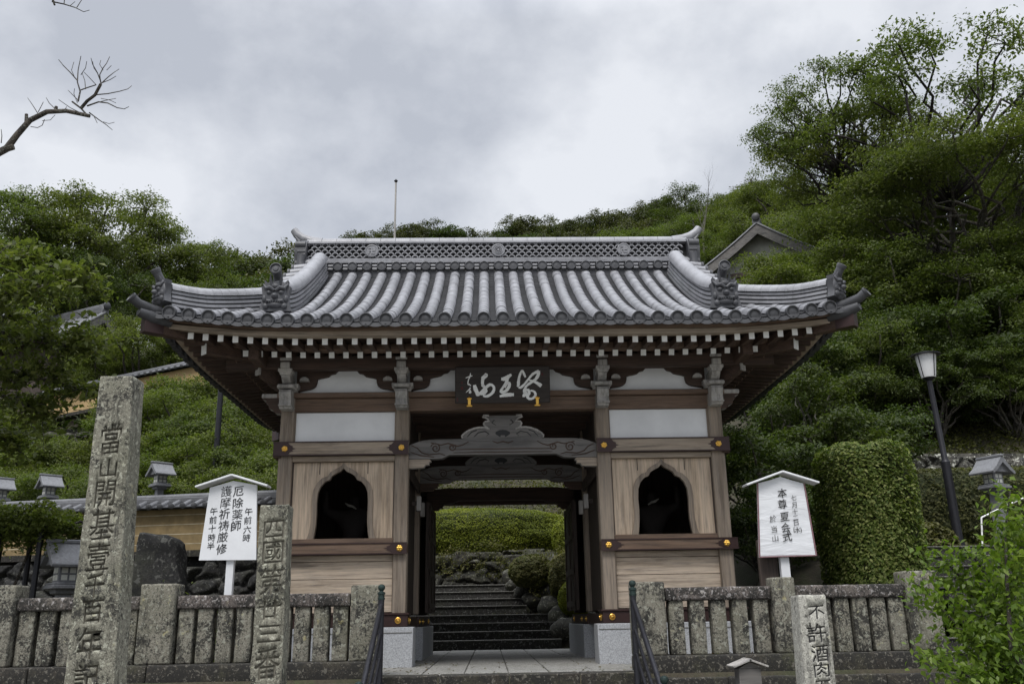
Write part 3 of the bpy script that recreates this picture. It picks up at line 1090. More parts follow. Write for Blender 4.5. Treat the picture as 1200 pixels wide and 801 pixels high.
# ---- beams across the front
b = MB()
b.box(-3.26, 3.26, -0.09, 0.09, 3.54, 3.735, 0, 0.008)
b.build('head_beam', M['beam'], gate)
b = MB()
b.box(-3.30, 3.30, -0.15, 0.15, 3.738, 3.815, 0, 0.01)
b.build('plate_beam', M['beam'], gate)
b = MB()
b.box(-3.2, 3.2, -0.012, 0.012, 3.815, 4.36, 0)
b.build('plaster_panel', M['white'], gate)
b = MB()
b.box(-4.0, 4.0, -0.42, -0.27, 4.10, 4.30, 0, 0.01)
b.box(-3.2, 3.2, -0.10, 0.10, 4.17, 4.44, 0, 0.01)
b.build('purlin', M['dark_x'], gate)
for sx in (-1, 1):
    b = MB()
    b.box(sx * (CX + 0.27), sx * (CX + 0.42), -0.9, YR + 0.9, 4.12, 4.30, 0, 0.01)
    b.box(sx * (CX - 0.03), sx * (CX + 0.03), 0.1, YR - 0.1, 3.56, 4.4, 0)
    b.build('purlin', M['dark_y'], gate)


def bracket(x, corner=0):
    b = MB()
    # carved nose of the tie beam coming through the column head
    prof = [(0.0, 3.815), (-0.34, 3.815), (-0.37, 3.77), (-0.36, 3.72), (-0.32, 3.66), (-0.33, 3.60), (-0.29, 3.545), (0.0, 3.545)]
    b.prism([(p[0], p[1]) for p in prof][::-1], (x - 0.085, 0, 0), (0, 1, 0), (0, 0, 1), (1, 0, 0), 0.17, 0)
    b.box(x - 0.095, x + 0.095, -0.345, -0.10, 3.575, 3.60, 0, 0.005)
    # bearing block: straight above, flaring below
    def block(cx, cy, z0, w, h, taper=0.78, mat=0):
        vs = []
        for (zz, f) in ((z0, taper), (z0 + h * 0.4, taper * 1.1), (z0 + h * 0.55, 1), (z0 + h, 1)):
            for s1, s2 in ((-1, -1), (1, -1), (1, 1), (-1, 1)):
                vs.append((cx + s1 * w * f, cy + s2 * w * f, zz))
        fs = [(0, 3, 2, 1), (12, 13, 14, 15)]
        for i in range(3):
            for j in range(4):
                fs.append((i * 4 + j, i * 4 + (j + 1) % 4, i * 4 + 4 + (j + 1) % 4, i * 4 + 4 + j))
        b.add(vs, fs, mat)
    block(x, -0.06, 3.818, 0.155, 0.115)
    b.box(x - 0.125, x + 0.125, -0.36, 0.05, 3.84, 3.90, 0, 0.02)
    # projecting arm with blocks carrying the eave purlin
    prof = [(0.1, 3.905), (-0.22, 3.905), (-0.30, 3.93), (-0.37, 3.99), (-0.395, 4.03), (-0.395, 4.06), (0.1, 4.06)]
    b.prism(prof[::-1], (x - 0.062, 0, 0), (0, 1, 0), (0, 0, 1), (1, 0, 0), 0.124, 0)
    block(x, -0.345, 4.02, 0.10, 0.085, 0.74)
    b.box(x - 0.068, x + 0.068, -0.46, -0.2, 4.108, 4.20, 0, 0.008)
    block(x, -0.345, 4.20, 0.085, 0.07, 0.8)
    # dark cloud-cut arms in the wall plane with small white blocks
    for s in (-1, 1):
        pr = [(0.10, 3.83), (0.16, 3.86), (0.30, 3.885), (0.34, 3.90), (0.38, 3.93), (0.395, 3.985), (0.40, 4.035), (0.44, 4.05), (0.50, 4.06), (0.56, 4.075), (0.60, 4.11), (0.66, 4.125), (0.70, 4.17), (0.10, 4.17)]
        if corner and s == corner:
            pr = [(0.10, 3.83), (0.2, 3.87), (0.3, 3.93), (0.36, 4.0), (0.45, 4.06), (0.50, 4.17), (0.10, 4.17)]
        poly = [(x + s * a, z) for a, z in pr]
        if s < 0:
            poly = poly[::-1]
        b.prism(poly, (0, -0.085, 0), (1, 0, 0), (0, 0, 1), (0, 1, 0), 0.07, 1)
        cxx = x + s * 0.225
        b.prism([(cxx - 0.07, 3.99), (cxx + 0.07, 3.99), (cxx + 0.06, 4.025), (cxx + 0.02, 4.05), (cxx - 0.02, 4.05), (cxx - 0.06, 4.025)], (0, -0.16, 0), (1, 0, 0), (0, 0, 1), (0, 1, 0), 0.08, 0)
    if corner:
        s = corner
        # scrolled nose to the side
        pr = [(0.0, 3.83), (0.36, 3.815), (0.40, 3.78), (0.385, 3.735), (0.33, 3.72), (0.335, 3.68), (0.30, 3.655), (0.285, 3.60), (0.23, 3.575), (0.19, 3.53), (0.08, 3.52), (0.0, 3.54)]
        poly = [(x + s * a, z) for a, z in pr]
        if s > 0:
            poly = poly[::-1]
        b.prism(poly, (0, -0.075, 0), (1, 0, 0), (0, 0, 1), (0, 1, 0), 0.15, 1, 0)
        b.box(x + s * 0.09, x + s * 0.40, -0.09, 0.09, 3.755, 3.82, 0, 0.01)
        dgv = Vector((s, -1, 0)).normalized()
        pr = [(0.05, 3.90), (0.34, 3.92), (0.50, 4.0), (0.56, 4.10), (0.05, 4.14)]
        sd = dgv.cross(Vector((0, 0, 1)))
        b.prism(pr, Vector((x, 0, 0)) - sd * 0.05, dgv, (0, 0, 1), sd, 0.10, 1, 1)
        pe = Vector((x, 0, 4.07)) + dgv * 0.56
        b.obox(pe, dgv, sd, (0, 0, 1), 0.015, 0.055, 0.05, 0)
        b.obox(Vector((x, 0, 4.17)) + dgv * 0.5, dgv, sd, (0, 0, 1), 0.08, 0.08, 0.04, 1)
    return b.build('bracket', [M['grey_wood'], M['dark_x']], gate)


bracket(-CX, -1)
bracket(-CI)
bracket(CI)
bracket(CX, 1)

# ---- carved rainbow beams of the passage


def rainbow_beam(y, zs, mat, x1=1.367, carve=True, th=0.13):
    b = MB()
    n = 28
    top, bot = [], []
    for i in range(n + 1):
        t = -1 + 2 * i / n
        a = abs(t)
        top.append((t * x1, zs + 0.285 - 0.035 * smoothstep(0.72, 1.0, a) ** 1.0 - 0.05 * smoothstep(0.88, 1, a)))
        bot.append((t * x1, zs + 0.055 - 0.0 - 0.055 * smoothstep(0.58, 0.66, a)))
    b.prism(bot + top[::-1], (0, y - th / 2, 0), (1, 0, 0), (0, 0, 1), (0, 1, 0), th, 0)
    o = b.build('carved_beam', mat, gate, 30)
    if carve:
        c = MB()
        yy = y - th / 2 - 0.002

        def line(pts, w=0.008):
            c.tube([(p[0], yy, p[1]) for p in pts], [w * (0.5 + 0.5 * math.sin(math.pi * i / (len(pts) - 1))) + 0.002 for i in range(len(pts))], 6)
        for s in (-1, 1):
            for (cx_, cz_, r_, turns, ph) in ((0.98, zs + 0.155, 0.075, 1.6, 0.3), (0.74, zs + 0.165, 0.055, 1.3, 2.4)):
                pts = []
                for i in range(30):
                    t = i / 29
                    a = ph + t * turns * 2 * math.pi
                    pts.append((s * (cx_ + r_ * (1 - 0.8 * t) * math.cos(a)), cz_ + r_ * (1 - 0.8 * t) * math.sin(a)))
                line(pts)
            line([(s * 1.33, zs + 0.20), (s * 1.24, zs + 0.155), (s * 1.18, zs + 0.09), (s * 1.08, zs + 0.06), (s * 0.92, zs + 0.075), (s * 0.84, zs + 0.05)])
            line([(s * 1.05, zs + 0.235), (s * 0.9, zs + 0.20), (s * 0.80, zs + 0.225), (s * 0.66, zs + 0.18), (s * 0.58, zs + 0.2), (s * 0.50, zs + 0.245)])
            line([(s * 1.34, zs + 0.10), (s * 1.2, zs + 0.05), (s * 1.0, zs + 0.025)])
        line([(-0.72, zs + 0.13), (-0.3, zs + 0.135), (0.3, zs + 0.135), (0.72, zs + 0.13)], 0.006)
        line([(-0.72, zs + 0.085), (-0.3, zs + 0.088), (0.3, zs + 0.088), (0.72, zs + 0.085)], 0.006)
        line([(-0.15, zs + 0.25), (-0.08, zs + 0.22), (0.0, zs + 0.245), (0.08, zs + 0.22), (0.15, zs + 0.25)])
        c.build('carving', M['dark_x'], o)
    for s in (-1, 1):
        b = MB()
        pr = [(x1, zs - 0.005), (x1 - 0.30, zs - 0.005), (x1 - 0.325, zs - 0.03), (x1 - 0.29, zs - 0.05), (x1 - 0.30, zs - 0.08), (x1 - 0.24, zs - 0.085), (x1 - 0.22, zs - 0.12), (x1 - 0.14, zs - 0.125), (x1, zs - 0.13)]
        poly = [(s * a, z) for a, z in pr]
        if s < 0:
            poly = poly[::-1]
        b.prism(poly, (0, y - 0.055, 0), (1, 0, 0), (0, 0, 1), (0, 1, 0), 0.11, 0, 1)
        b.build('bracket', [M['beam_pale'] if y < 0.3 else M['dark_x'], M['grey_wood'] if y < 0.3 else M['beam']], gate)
    return o


def carved_strut(y, z0, mat, edge, s=1.0):
    b = MB()
    half = [(0.0, 0.345), (0.12, 0.345), (0.20, 0.345), (0.285, 0.35), (0.295, 0.33), (0.24, 0.31), (0.21, 0.285), (0.19, 0.265), (0.26, 0.255), (0.28, 0.225), (0.265, 0.19), (0.225, 0.16), (0.19, 0.14), (0.26, 0.165), (0.34, 0.17), (0.42, 0.155), (0.50, 0.125), (0.56, 0.085), (0.60, 0.045), (0.59, 0.01), (0.56, -0.005), (0.0, -0.005)]
    half = [(a * s, z * s) for a, z in half]
    poly = [(-a, z0 + z) for a, z in half[::-1]] + [(a, z0 + z) for a, z in half[1:-1]]
    poly = [(a, z) for a, z in poly]
    b.prism(poly[::-1], (0, y - 0.05, 0), (1, 0, 0), (0, 0, 1), (0, 1, 0), 0.10, 0, 1)
    for sg in (-1, 1):
        e = [(sg * a, y - 0.05, z0 + z) for a, z in half[2:20]]
        b.tube(e, 0.015 * s, 6, 1)
        dk = [(0, 0.05), (0.03, 0.05), (0.035, 0.02), (0.11, 0.07), (0.10, 0.10), (0.05, 0.125), (0.0, 0.13)]
        pl = [(sg * a * s, z0 + z * s) for a, z in dk]
        if sg > 0:
            pl = pl[::-1]
        b.prism(pl, (0, y - 0.054, 0), (1, 0, 0), (0, 0, 1), (0, 1, 0), 0.01, 2)
        for pts in ([(0.42, 0.03), (0.36, 0.09), (0.26, 0.11), (0.2, 0.07), (0.24, 0.04)], [(0.1, 0.2), (0.16, 0.24), (0.12, 0.28)], [(0.52, 0.03), (0.46, 0.1), (0.38, 0.13)]):
            b.tube([(sg * a * s, y - 0.051, z0 + z * s) for a, z in pts], [0.004, 0.008, 0.008, 0.007, 0.003][:len(pts)], 5, 2)
    return b.build('carved_strut', [mat, edge, M['black']], gate)


rainbow_beam(0.0, 2.83, M['carved'])
carved_strut(0.0, 3.118, M['carved'], M['grey_wood'])
rainbow_beam(YM, 2.80, M['carved'])
carved_strut(YM, 3.09, M['carved'], M['carved'])
b = MB()
b.box(-1.37, 1.37, YR - 0.08, YR + 0.08, 2.70, 3.00, 0, 0.01)
b.build('head_beam', M['dark_x'], gate)
rainbow_beam(YR - 0.5, 2.665, M['dark_x'], carve=False)
b = MB()
# ceiling over the passage and the beams that carry it
b.box(-1.44, 1.44, 0.1, YR + 0.1, 3.66, 3.70, 0)
for i in range(7):
    yy = 0.35 + i * 0.62
    b.box(-1.44, 1.44, yy - 0.04, yy + 0.04, 3.58, 3.66, 0)
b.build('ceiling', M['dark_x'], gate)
for sx in (-1, 1):
    b = MB()
    b.box(sx * 1.40, sx * 1.47, 0.1, YR - 0.1, 3.0, 3.66, 0)
    b.box(sx * 1.36, sx * 1.40, 0.1, YM - 0.1, 2.62, 2.78, 0, 0.005)
    for yy in (0.9, 1.7):
        b.box(sx * 1.25, sx * 1.32, yy - 0.05, yy + 0.05, 2.2, 2.42, 1, 0.006)
        b.box(sx * 1.32, sx * 1.39, yy - 0.03, yy + 0.03, 2.28, 2.34, 0)
    b.build('side_wall', [M['dark_z'], M['grey_wood']], gate)
b = MB()
b.box(-3.2, 3.2, YR - 0.09, YR + 0.09, 3.3, 4.4, 0)
b.build('rear_wall', M['dark_x'], gate)

# ---- name board hanging above the passage
plaque = thing('name_board', 'dark wooden name board with white brush calligraphy hanging over the gate passage', 'sign board', (0, -0.35, 3.56))
PT = R(11)
pb = MB()
pu = Vector((0, -math.sin(PT), math.cos(PT)))
pn = Vector((0, -math.cos(PT), -math.sin(PT)))
po = Vector((0.0, -0.40, 3.565))
PW, PH = 0.685, 0.53
pb.obox(po + pu * PH / 2, (1, 0, 0), pu, pn, PW, PH / 2, 0.025, 0, 0.01)
M['plaque'] = wood('name_board_timber', (0.038, 0.028, 0.023), 'x', 0.3)
pbo = pb.build('board', M['plaque'], plaque)
strokes = [
    [[(752, 290), (765, 270), (768, 230), (780, 170), (800, 122), (815, 112), (835, 150), (850, 185)], [10, 16, 16, 14, 12, 12, 14, 10]],
    [[(768, 295), (790, 300), (830, 270), (880, 210), (935, 150), (985, 125), (1008, 115)], [10, 14, 13, 12, 14, 17, 18]],
    [[(1005, 112), (1003, 150), (975, 200), (930, 235), (880, 265), (845, 300)], [18, 18, 17, 15, 14, 12]],
    [[(890, 215), (950, 232), (1000, 260), (1035, 285)], [8, 14, 20, 20]],
    [[(850, 300), (835, 340), (850, 365), (830, 390), (812, 392)], [14, 18, 20, 20, 12]],
    [[(845, 330), (880, 330), (890, 365), (870, 400), (885, 425), (920, 428), (955, 405), (965, 375), (945, 345), (905, 335)], [12, 16, 18, 18, 16, 14, 14, 14, 12, 10]],
    [[(565, 200), (600, 200), (640, 180), (685, 150)], [14, 24, 22, 12]],
    [[(640, 195), (625, 240), (590, 290), (560, 335), (575, 350), (620, 335), (655, 290), (660, 250), (635, 250), (605, 300)], [18, 18, 14, 16, 16, 18, 18, 16, 14, 12]],
    [[(545, 398), (600, 385), (660, 380), (712, 380)], [12, 20, 22, 16]],
    [[(370, 140), (390, 160), (355, 185), (345, 235), (350, 275), (370, 270)], [12, 22, 22, 16, 18, 10]],
    [[(250, 265), (262, 310), (280, 350), (290, 375), (330, 350), (380, 300), (430, 265), (465, 275), (480, 310), (465, 350), (430, 380), (390, 395), (350, 390)], [18, 24, 22, 18, 18, 20, 16, 14, 15, 17, 17, 15, 10]],
    [[(370, 300), (385, 330), (360, 365), (300, 372)], [14, 18, 16, 8]],
    [[(148, 185), (185, 172), (228, 160)], [4, 7, 4]],
    [[(205, 130), (200, 165), (180, 210), (175, 255), (200, 268)], [4, 7, 6, 6, 4]],
    [[(185, 250), (210, 275)], [4, 6]],
    [[(150, 350), (180, 325), (205, 295)], [3, 7, 6]],
    [[(180, 315), (200, 325), (190, 352), (208, 352), (205, 330)], [5, 6, 7, 6, 4]],
]
pc = MB()
for pts, ws in strokes:
    n = len(pts)
    fine = []
    for i in range(n - 1):
        for j in range(5):
            t = j / 5
            p_1, p0_, p1_, p2_ = pts[max(i - 1, 0)], pts[i], pts[i + 1], pts[min(i + 2, n - 1)]
            q = []
            for c_ in (0, 1):
                q.append(0.5 * (2 * p0_[c_] + (p1_[c_] - p_1[c_]) * t + (2 * p_1[c_] - 5 * p0_[c_] + 4 * p1_[c_] - p2_[c_]) * t * t + (3 * p0_[c_] - p_1[c_] - 3 * p1_[c_] + p2_[c_]) * t ** 3))
            fine.append((q[0], q[1], (ws[i] + (ws[i + 1] - ws[i]) * t) * (0.86 + 0.28 * rnd.random())))
    fine.append((pts[-1][0], pts[-1][1], ws[-1]))
    L_, R_ = [], []
    for i, (x, y, w) in enumerate(fine):
        a, c_ = fine[max(i - 1, 0)], fine[min(i + 1, len(fine) - 1)]
        t = Vector((c_[0] - a[0], c_[1] - a[1], 0)).normalized()
        s_ = Vector((-t.y, t.x, 0))
        for lst, sg in ((L_, 1), (R_, -1)):
            px, py = x + s_.x * w * sg, y + s_.y * w * sg
            X = (px - 580) / 557 * PW
            Z = (475 - py) / 418 * PH
            lst.append(po + Vector((X, 0, 0)) + pu * Z + pn * (0.0275 + 0.0002 * (len(pc.f) % 7)))
    pc.grid([L_, R_], 0)
pc.build('calligraphy', M['white_paint'], pbo)
M['seal_red'] = plain('seal_red', (0.07, 0.01, 0.01), 0.7, 0, 0.2, 30)
ps = MB()
for (px, py, hw, hh) in ((105, 300, 14, 17), (105, 240, 9, 13), (50, 430, 7, 20), (1048, 150, 10, 15)):
    X = (px - 580) / 557 * PW
    Z = (475 - py) / 418 * PH
    ps.obox(po + Vector((X, 0, 0)) + pu * Z + pn * 0.0265, (1, 0, 0), pu, pn, hw / 557 * PW, hh / 418 * PH, 0.001)
ps.build('seal', M['seal_red'], pbo)
for px in (190, 985):
    b = MB()
    X = (px - 580) / 557 * PW
    c = po + Vector((X, 0, 0))
    b.obox(c + pu * 0.02 + pn * 0.03, (1, 0, 0), pu, pn, 0.022, 0.045, 0.008, 0, 0.004)
    b.obox(c + pu * 0.068 + pn * 0.032, (1, 0, 0), pu, pn, 0.034, 0.012, 0.01, 0, 0.004)
    b.lathe([(0.012, 0), (0.02, 0.01), (0.012, 0.02), (0.004, 0.03)], c + pu * 0.075 + pn * 0.03, pu, 10)
    b.obox(c - pu * 0.035 + pn * 0.01, (1, 0, 0), pu, pn, 0.042, 0.012, 0.04, 0, 0.005)
    b.build('gilded_hook', M['gold'], plaque)

# =================================================================== GROUND
def hill(x, y):
    if y < -2.3:
        return -1.06
    z = -0.02
    # bank and hillside behind the gate
    side_l = smoothstep(-3.0, -4.4, x)
    side_r = smoothstep(3.4, 5.4, x)
    mid = max(0.0, 1 - side_l - side_r)
    zl = 1.9 * smoothstep(5.0, 6.2, y) + 0.40 * max(0.0, y - 6.0)
    zr = 1.5 * smoothstep(0.4, 3.0, y) + 1.6 * smoothstep(3.5, 7.4, y) + 0.43 * max(0.0, y - 7.0)
    zm = 0.55 * smoothstep(7.2, 8.2, y) + 0.6 * smoothstep(8.7, 9.8, y) + 1.15 * smoothstep(9.9, 10.6, y) + 0.42 * max(0.0, y - 10.3)
    z += zl * side_l + zr * side_r + zm * mid
    z += 0.26 * max(0.0, x - 8.0) * smoothstep(4, 16, y) * (1 - 0.4 * smoothstep(40, 90, y))
    z -= 0.10 * max(0.0, -x - 14.0) * smoothstep(10, 30, y)
    if y > 10:
        z += 0.7 * noise.noise((x * 0.09, y * 0.09, 0.3)) * smoothstep(10, 22, y)
    if y > 86:
        z -= 0.43 * (y - 86) * smoothstep(86, 105, y) 
    return max(z, -0.05)


def axis_pts(spec):
    out = []
    for a, b, st in spec:
        n = max(1, int(round((b - a) / st)))
        out += [a + (b - a) * i / n for i in range(n)]
    return out + [spec[-1][1]]


gx = axis_pts([(-700, -160, 90), (-160, -40, 12), (-40, -12, 2), (-12, 12, 0.5), (12, 40, 2), (40, 160, 12), (160, 700, 90)])
gy = axis_pts([(-400, -60, 80), (-60, -8, 8), (-8, -2.31, 0.9), (-2.31, -2.29, 0.02), (-2.29, 12, 0.4), (12, 40, 1.4), (40, 110, 4), (110, 300, 30), (300, 900, 150)])
g = MB()
g.grid([[(x, y, hill(x, y)) for y in gy] for x in gx], 0, True)
m, nt, b_ = new_mat('ground_soil')
n1 = tex_noise(nt, 1.2, 7, 0.65, obj_vec(nt))
n2 = tex_noise(nt, 22, 5, 0.7, obj_vec(nt))
c1 = ramp(nt, n1, [(0.35, (0.035, 0.042, 0.016)), (0.55, (0.055, 0.045, 0.03)), (0.7, (0.045, 0.06, 0.02))])
nt.links.new(mix(nt, 0.6, c1, ramp(nt, n2, [(0.3, (0.5, 0.5, 0.5)), (0.7, (1.3, 1.3, 1.3))]), 'MULTIPLY'), b_.inputs['Base Color'])
b_.inputs['Roughness'].default_value = 0.95
bump(nt, b_, n2, 0.6, 0.03)
M['soil'] = m
tag(g.build('ground', M['soil'], None, 180), kind='structure')

# paved street in front of the steps
M['paving'] = old_stone('paving_stone', (0.27, 0.265, 0.25), lichen=(0.3, 0.3, 0.27), amount=0.34, moss=0.3, fine=0.6)
M['step_stone'] = old_stone('step_stone', (0.032, 0.03, 0.028), lichen=(0.16, 0.16, 0.15), amount=0.42, moss=0.3)
s = MB()
s.box(-14, 14, -30, -4.05, -1.2, -1.045)
tag(s.build('street', M['paving']), kind='structure')
# floor of the passage: long slabs with open joints
fl = MB()
fl.box(-1.62, 1.62, -2.26, 6.5, -0.3, -0.02, 1)
xs = [-1.6, -1.02, -0.52, 0.0, 0.48, 1.0, 1.6]
for i in range(6):
    ys = [-1.95, -0.4 + 0.35 * math.sin(i * 2.1), 1.4 + 0.4 * math.sin(i * 1.3 + 1), 3.3 + 0.3 * math.cos(i), 5.0, 6.5]
    for j in range(5):
        fl.box(xs[i] + 0.006, xs[i + 1] - 0.006, ys[j] + 0.006, ys[j + 1] - 0.006, -0.1, rnd.uniform(-0.004, 0.003), 0, 0.008)
for i in range(4):
    fl.box(-1.6 + 0.8 * i + 0.004, -0.8 + 0.8 * i - 0.004, -2.30, -1.958, -0.16, 0.0, 2, 0.012)
for sx in (-1, 1):
    fl.box(sx * 1.61, sx * 3.6, -0.9, -0.215, -0.1, -0.012, 0, 0.01)
tag(fl.build('passage_floor', [M['paving'], M['groove'], M['base_stone']]), kind='structure')
st = MB()
for i in range(6):
    z = -0.165 * (i + 1)
    st.box(-1.45, 1.45, -2.34 - 0.31 * (i + 1), -2.30 - 0.31 * i, -1.06, z, 0, 0.012)
tag(st.build('front_steps', M['step_stone']), kind='structure')


def flight(x0, x1, y0, z0, n, rise_, tread, mb, back):
    for i in range(n):
        a = y0 + i * tread
        mb.box(x0, x1, a, back, z0 - 0.1, z0 + rise_ * (i + 1), 0, 0.0)
        mb.box(x0 - 0.01, x1 + 0.01, a - 0.03, a + 0.34, z0 + rise_ * (i + 1) - 0.001, z0 + rise_ * (i + 1) + 0.022, 1, 0.008)


M['step_edge'] = old_stone('step_edge_stone', (0.115, 0.11, 0.10), lichen=(0.16, 0.16, 0.14), amount=0.38, moss=0.15)
rs = MB()
flight(-2.1, 1.28, 6.6, 0.0, 4, 0.17, 0.32, rs, 8.3)
flight(-2.1, 0.62, 8.15, 0.71, 4, 0.165, 0.32, rs, 10.2)
tag(rs.build('rear_steps', [M['step_stone'], M['step_edge']]), kind='structure')
ss = MB()
flight(5.15, 9.4, -2.3, -0.95, 7, 0.17, 0.30, ss, 0.4)
flight(6.62, 9.6, -0.2, 0.24, 8, 0.17, 0.30, ss, 3.4)
tag(ss.build('side_steps', [M['step_stone'], M['step_edge']]), kind='structure')


# =================================================================== STONE FENCES
def rough_block(x0, x1, y0, y1, z0, z1, amp=0.006, div=0.09, ch=0.02):
    """Weathered block: rounded edges and an uneven face."""
    bm = bmesh.new()
    bmesh.ops.create_cube(bm, size=1.0)
    for v in bm.verts:
        v.co = ((x0 + x1) / 2 + v.co.x * (x1 - x0), (y0 + y1) / 2 + v.co.y * (y1 - y0), (z0 + z1) / 2 + v.co.z * (z1 - z0))
    bmesh.ops.bevel(bm, geom=bm.edges[:], offset=ch, segments=2, affect='EDGES', profile=0.6)
    for _ in range(6):
        es = [e for e in bm.edges if e.calc_length() > div * 1.7]
        if not es:
            break
        bmesh.ops.subdivide_edges(bm, edges=es, cuts=1, use_grid_fill=True)
    bmesh.ops.triangulate(bm, faces=[f for f in bm.faces if len(f.verts) > 4])
    for v in bm.verts:
        q = v.co * 7.0
        n = noise.noise_vector(q) * 0.7 + noise.noise_vector(q * 3.1) * 0.4
        v.co += n * amp
    vs = [tuple(v.co) for v in bm.verts]
    bm.verts.index_update()
    fs = [tuple(v.index for v in f.verts) for f in bm.faces]
    bm.free()
    return vs, fs


def block_obj(name, dims, mat, parent, amp=0.006, ch=0.02, div=0.09):
    b = MB()
    b.add(*rough_block(*dims, amp=amp, ch=ch, div=div))
    return b.build(name, mat, parent, 60)


def stone_fence(label, posts, bays, x0, x1):
    f = thing('stone_fence', label, 'fence', ((x0 + x1) / 2, -2.0, 0))
    for x, w, zt in posts:
        block_obj('post', (x - w / 2, x + w / 2, -2.2, -2.2 + min(w, 0.34), 0.165, zt), M['fence_stone'], f, 0.007, 0.025)
    for a, b_, n in bays:
        block_obj('rail', (a, b_, -2.15, -1.90, 0.765, 0.915), M['rail_stone'], f, 0.005, 0.025)
        st_ = (b_ - a) / n
        for i in range(n):
            c = a + (i + 0.5) * st_
            block_obj('baluster', (c - 0.088, c + 0.088, -2.12, -1.95, 0.165, 0.768), M['fence_stone'], f, 0.006, 0.018)
    n = max(2, int((x1 - x0) / 1.25))
    for i in range(n):
        a, b_ = x0 + (x1 - x0) * i / n, x0 + (x1 - x0) * (i + 1) / n
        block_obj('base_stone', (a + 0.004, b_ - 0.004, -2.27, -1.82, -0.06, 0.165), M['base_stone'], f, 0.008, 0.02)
    return f


stone_fence('weathered stone fence left of the gate behind the two tall inscribed pillars',
            [(-7.75, 0.36, 1.05), (-5.85, 0.40, 1.06), (-4.03, 0.40, 1.05), (-1.65, 0.34, 1.0)],
            [(-7.57, -6.05, 6), (-5.64, -4.24, 6), (-3.82, -1.83, 9)], -7.95, -1.47)
stone_fence('weathered stone fence right of the gate below the clipped column hedge',
            [(1.64, 0.38, 0.98), (3.235, 0.27, 1.01), (4.88, 0.38, 1.06)],
            [(1.84, 3.09, 5), (3.38, 4.68, 6)], 1.45, 5.08)
for lab, x0, x1 in (('mossy dark retaining wall of cut blocks under the left stone fence', -7.95, -1.47), ('dark stained retaining wall of cut blocks under the right stone fence', 1.47, 5.12)):
    w = MB()
    for r in range(3):
        z1 = -0.065 - 0.33 * r
        x = x0 - (0.3 if r % 2 else 0.0)
        while x < x1:
            ln = rnd.uniform(0.75, 1.2)
            a, b_ = max(x, x0), min(x + ln, x1)
            if b_ - a > 0.1:
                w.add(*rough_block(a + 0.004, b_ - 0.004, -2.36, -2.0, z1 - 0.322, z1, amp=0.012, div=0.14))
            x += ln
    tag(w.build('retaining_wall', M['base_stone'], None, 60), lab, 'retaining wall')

# bronze handrails beside the front steps
M['rail_metal'] = plain('dark_bronze', (0.045, 0.045, 0.052), 0.38, 0.7, 0.25, 9)
M['verdigris'] = plain('verdigris_cap', (0.035, 0.055, 0.05), 0.45, 0.6, 0.25, 14)
for sx, x, lab in ((-1, -1.44, 'dark metal handrail beside the left end of the front steps'), (1, 1.42, 'dark metal handrail beside the right end of the front steps')):
    h = thing('handrail', lab, 'handrail', (x, -2.42, -0.165))
    for i, (y, zb) in enumerate(((-2.42, -0.165), (-4.05, -1.06))):
        b = MB()
        zt = zb + (0.99 if i == 0 else 0.95)
        b.tube([(x, y, zb), (x, y, zt)], 0.035, 12, 0)
        b.build('post', M['rail_metal'], h)
        b = MB()
        b.lathe([(0.040, 0.0), (0.042, 0.02), (0.036, 0.024), (0.036, 0.055), (0.044, 0.06), (0.044, 0.08), (0.024, 0.088), (0.022, 0.098), (0.036, 0.112), (0.042, 0.135), (0.034, 0.158), (0.012, 0.17)], (x, y, zt), (0, 0, 1), 16)
        b.build('post_cap', M['verdigris'], h)
    for dz, r in ((-0.06, 0.03), (-0.36, 0.02), (-0.62, 0.02)):
        b = MB()
        b.tube([(x, -2.42, 0.825 + dz), (x, -4.05, -0.11 + dz)], r, 10)
        b.build('rail', M['rail_metal'], h)


# =================================================================== INSCRIBED STONES
M['pale_stone'] = old_stone('pale_stone', (0.36, 0.35, 0.31), lichen=(0.5, 0.49, 0.42), amount=0.38, moss=0.15, yellow=0.3)
_tc = {}


def char_mesh(ch, offset=0.0, extrude=0.0, res=3):
    """Outline of one character, about 1 high and centred, from Blender's own font."""
    key = (ch, offset, extrude)
    if key not in _tc:
        cu = bpy.data.curves.new('lettering', 'FONT')
        cu.body = ch
        cu.size = 1.0
        cu.offset = offset
        cu.extrude = extrude
        cu.resolution_u = res
        ob = bpy.data.objects.new('lettering', cu)
        COL.objects.link(ob)
        me = baked(ob)
        vs = [Vector(v.co) for v in me.vertices]
        fs = [tuple(p.vertices) for p in me.polygons]
        xs_, ys_ = [v.x for v in vs], [v.y for v in vs]
        cx, cy = (min(xs_) + max(xs_)) / 2, (min(ys_) + max(ys_)) / 2
        sc = 1.0 / max(max(ys_) - min(ys_), max(xs_) - min(xs_))
        _tc[key] = ([(Vector((v.x - cx, v.y - cy, v.z)) * sc) for v in vs], fs)
        bpy.data.objects.remove(ob)
        bpy.data.curves.remove(cu)
        bpy.data.meshes.remove(me)
    return _tc[key]


def ink(mb, ch, c, ax, ay, az, w, h, offset=0.004, lift=0.003, slant=0.0):
    vs, fs = char_mesh(ch, offset)
    mb.add([c + ax * (v.x * w + v.y * slant * w) + ay * (v.y * h) + az * lift for v in vs], fs)


def brush(mb, ch, c, ax, ay, az, w, h, lift=0.003):
    """Brush-written look: level strokes rise to the right, the outline wavers a little."""
    vs, fs = char_mesh(ch, 0.0 if (ch in '護摩薬厳尊夏祷' or w < 0.085) else 0.008)
    ph = rnd.uniform(0, 9)
    out = []
    for v in vs:
        x = v.x + 0.02 * math.sin(v.y * 7 + ph)
        y = v.y + 0.13 * v.x + 0.02 * math.sin(v.x * 6 + ph)
        out.append(c + ax * (x * w) + ay * (y * h) + az * lift)
    mb.add(out, fs)


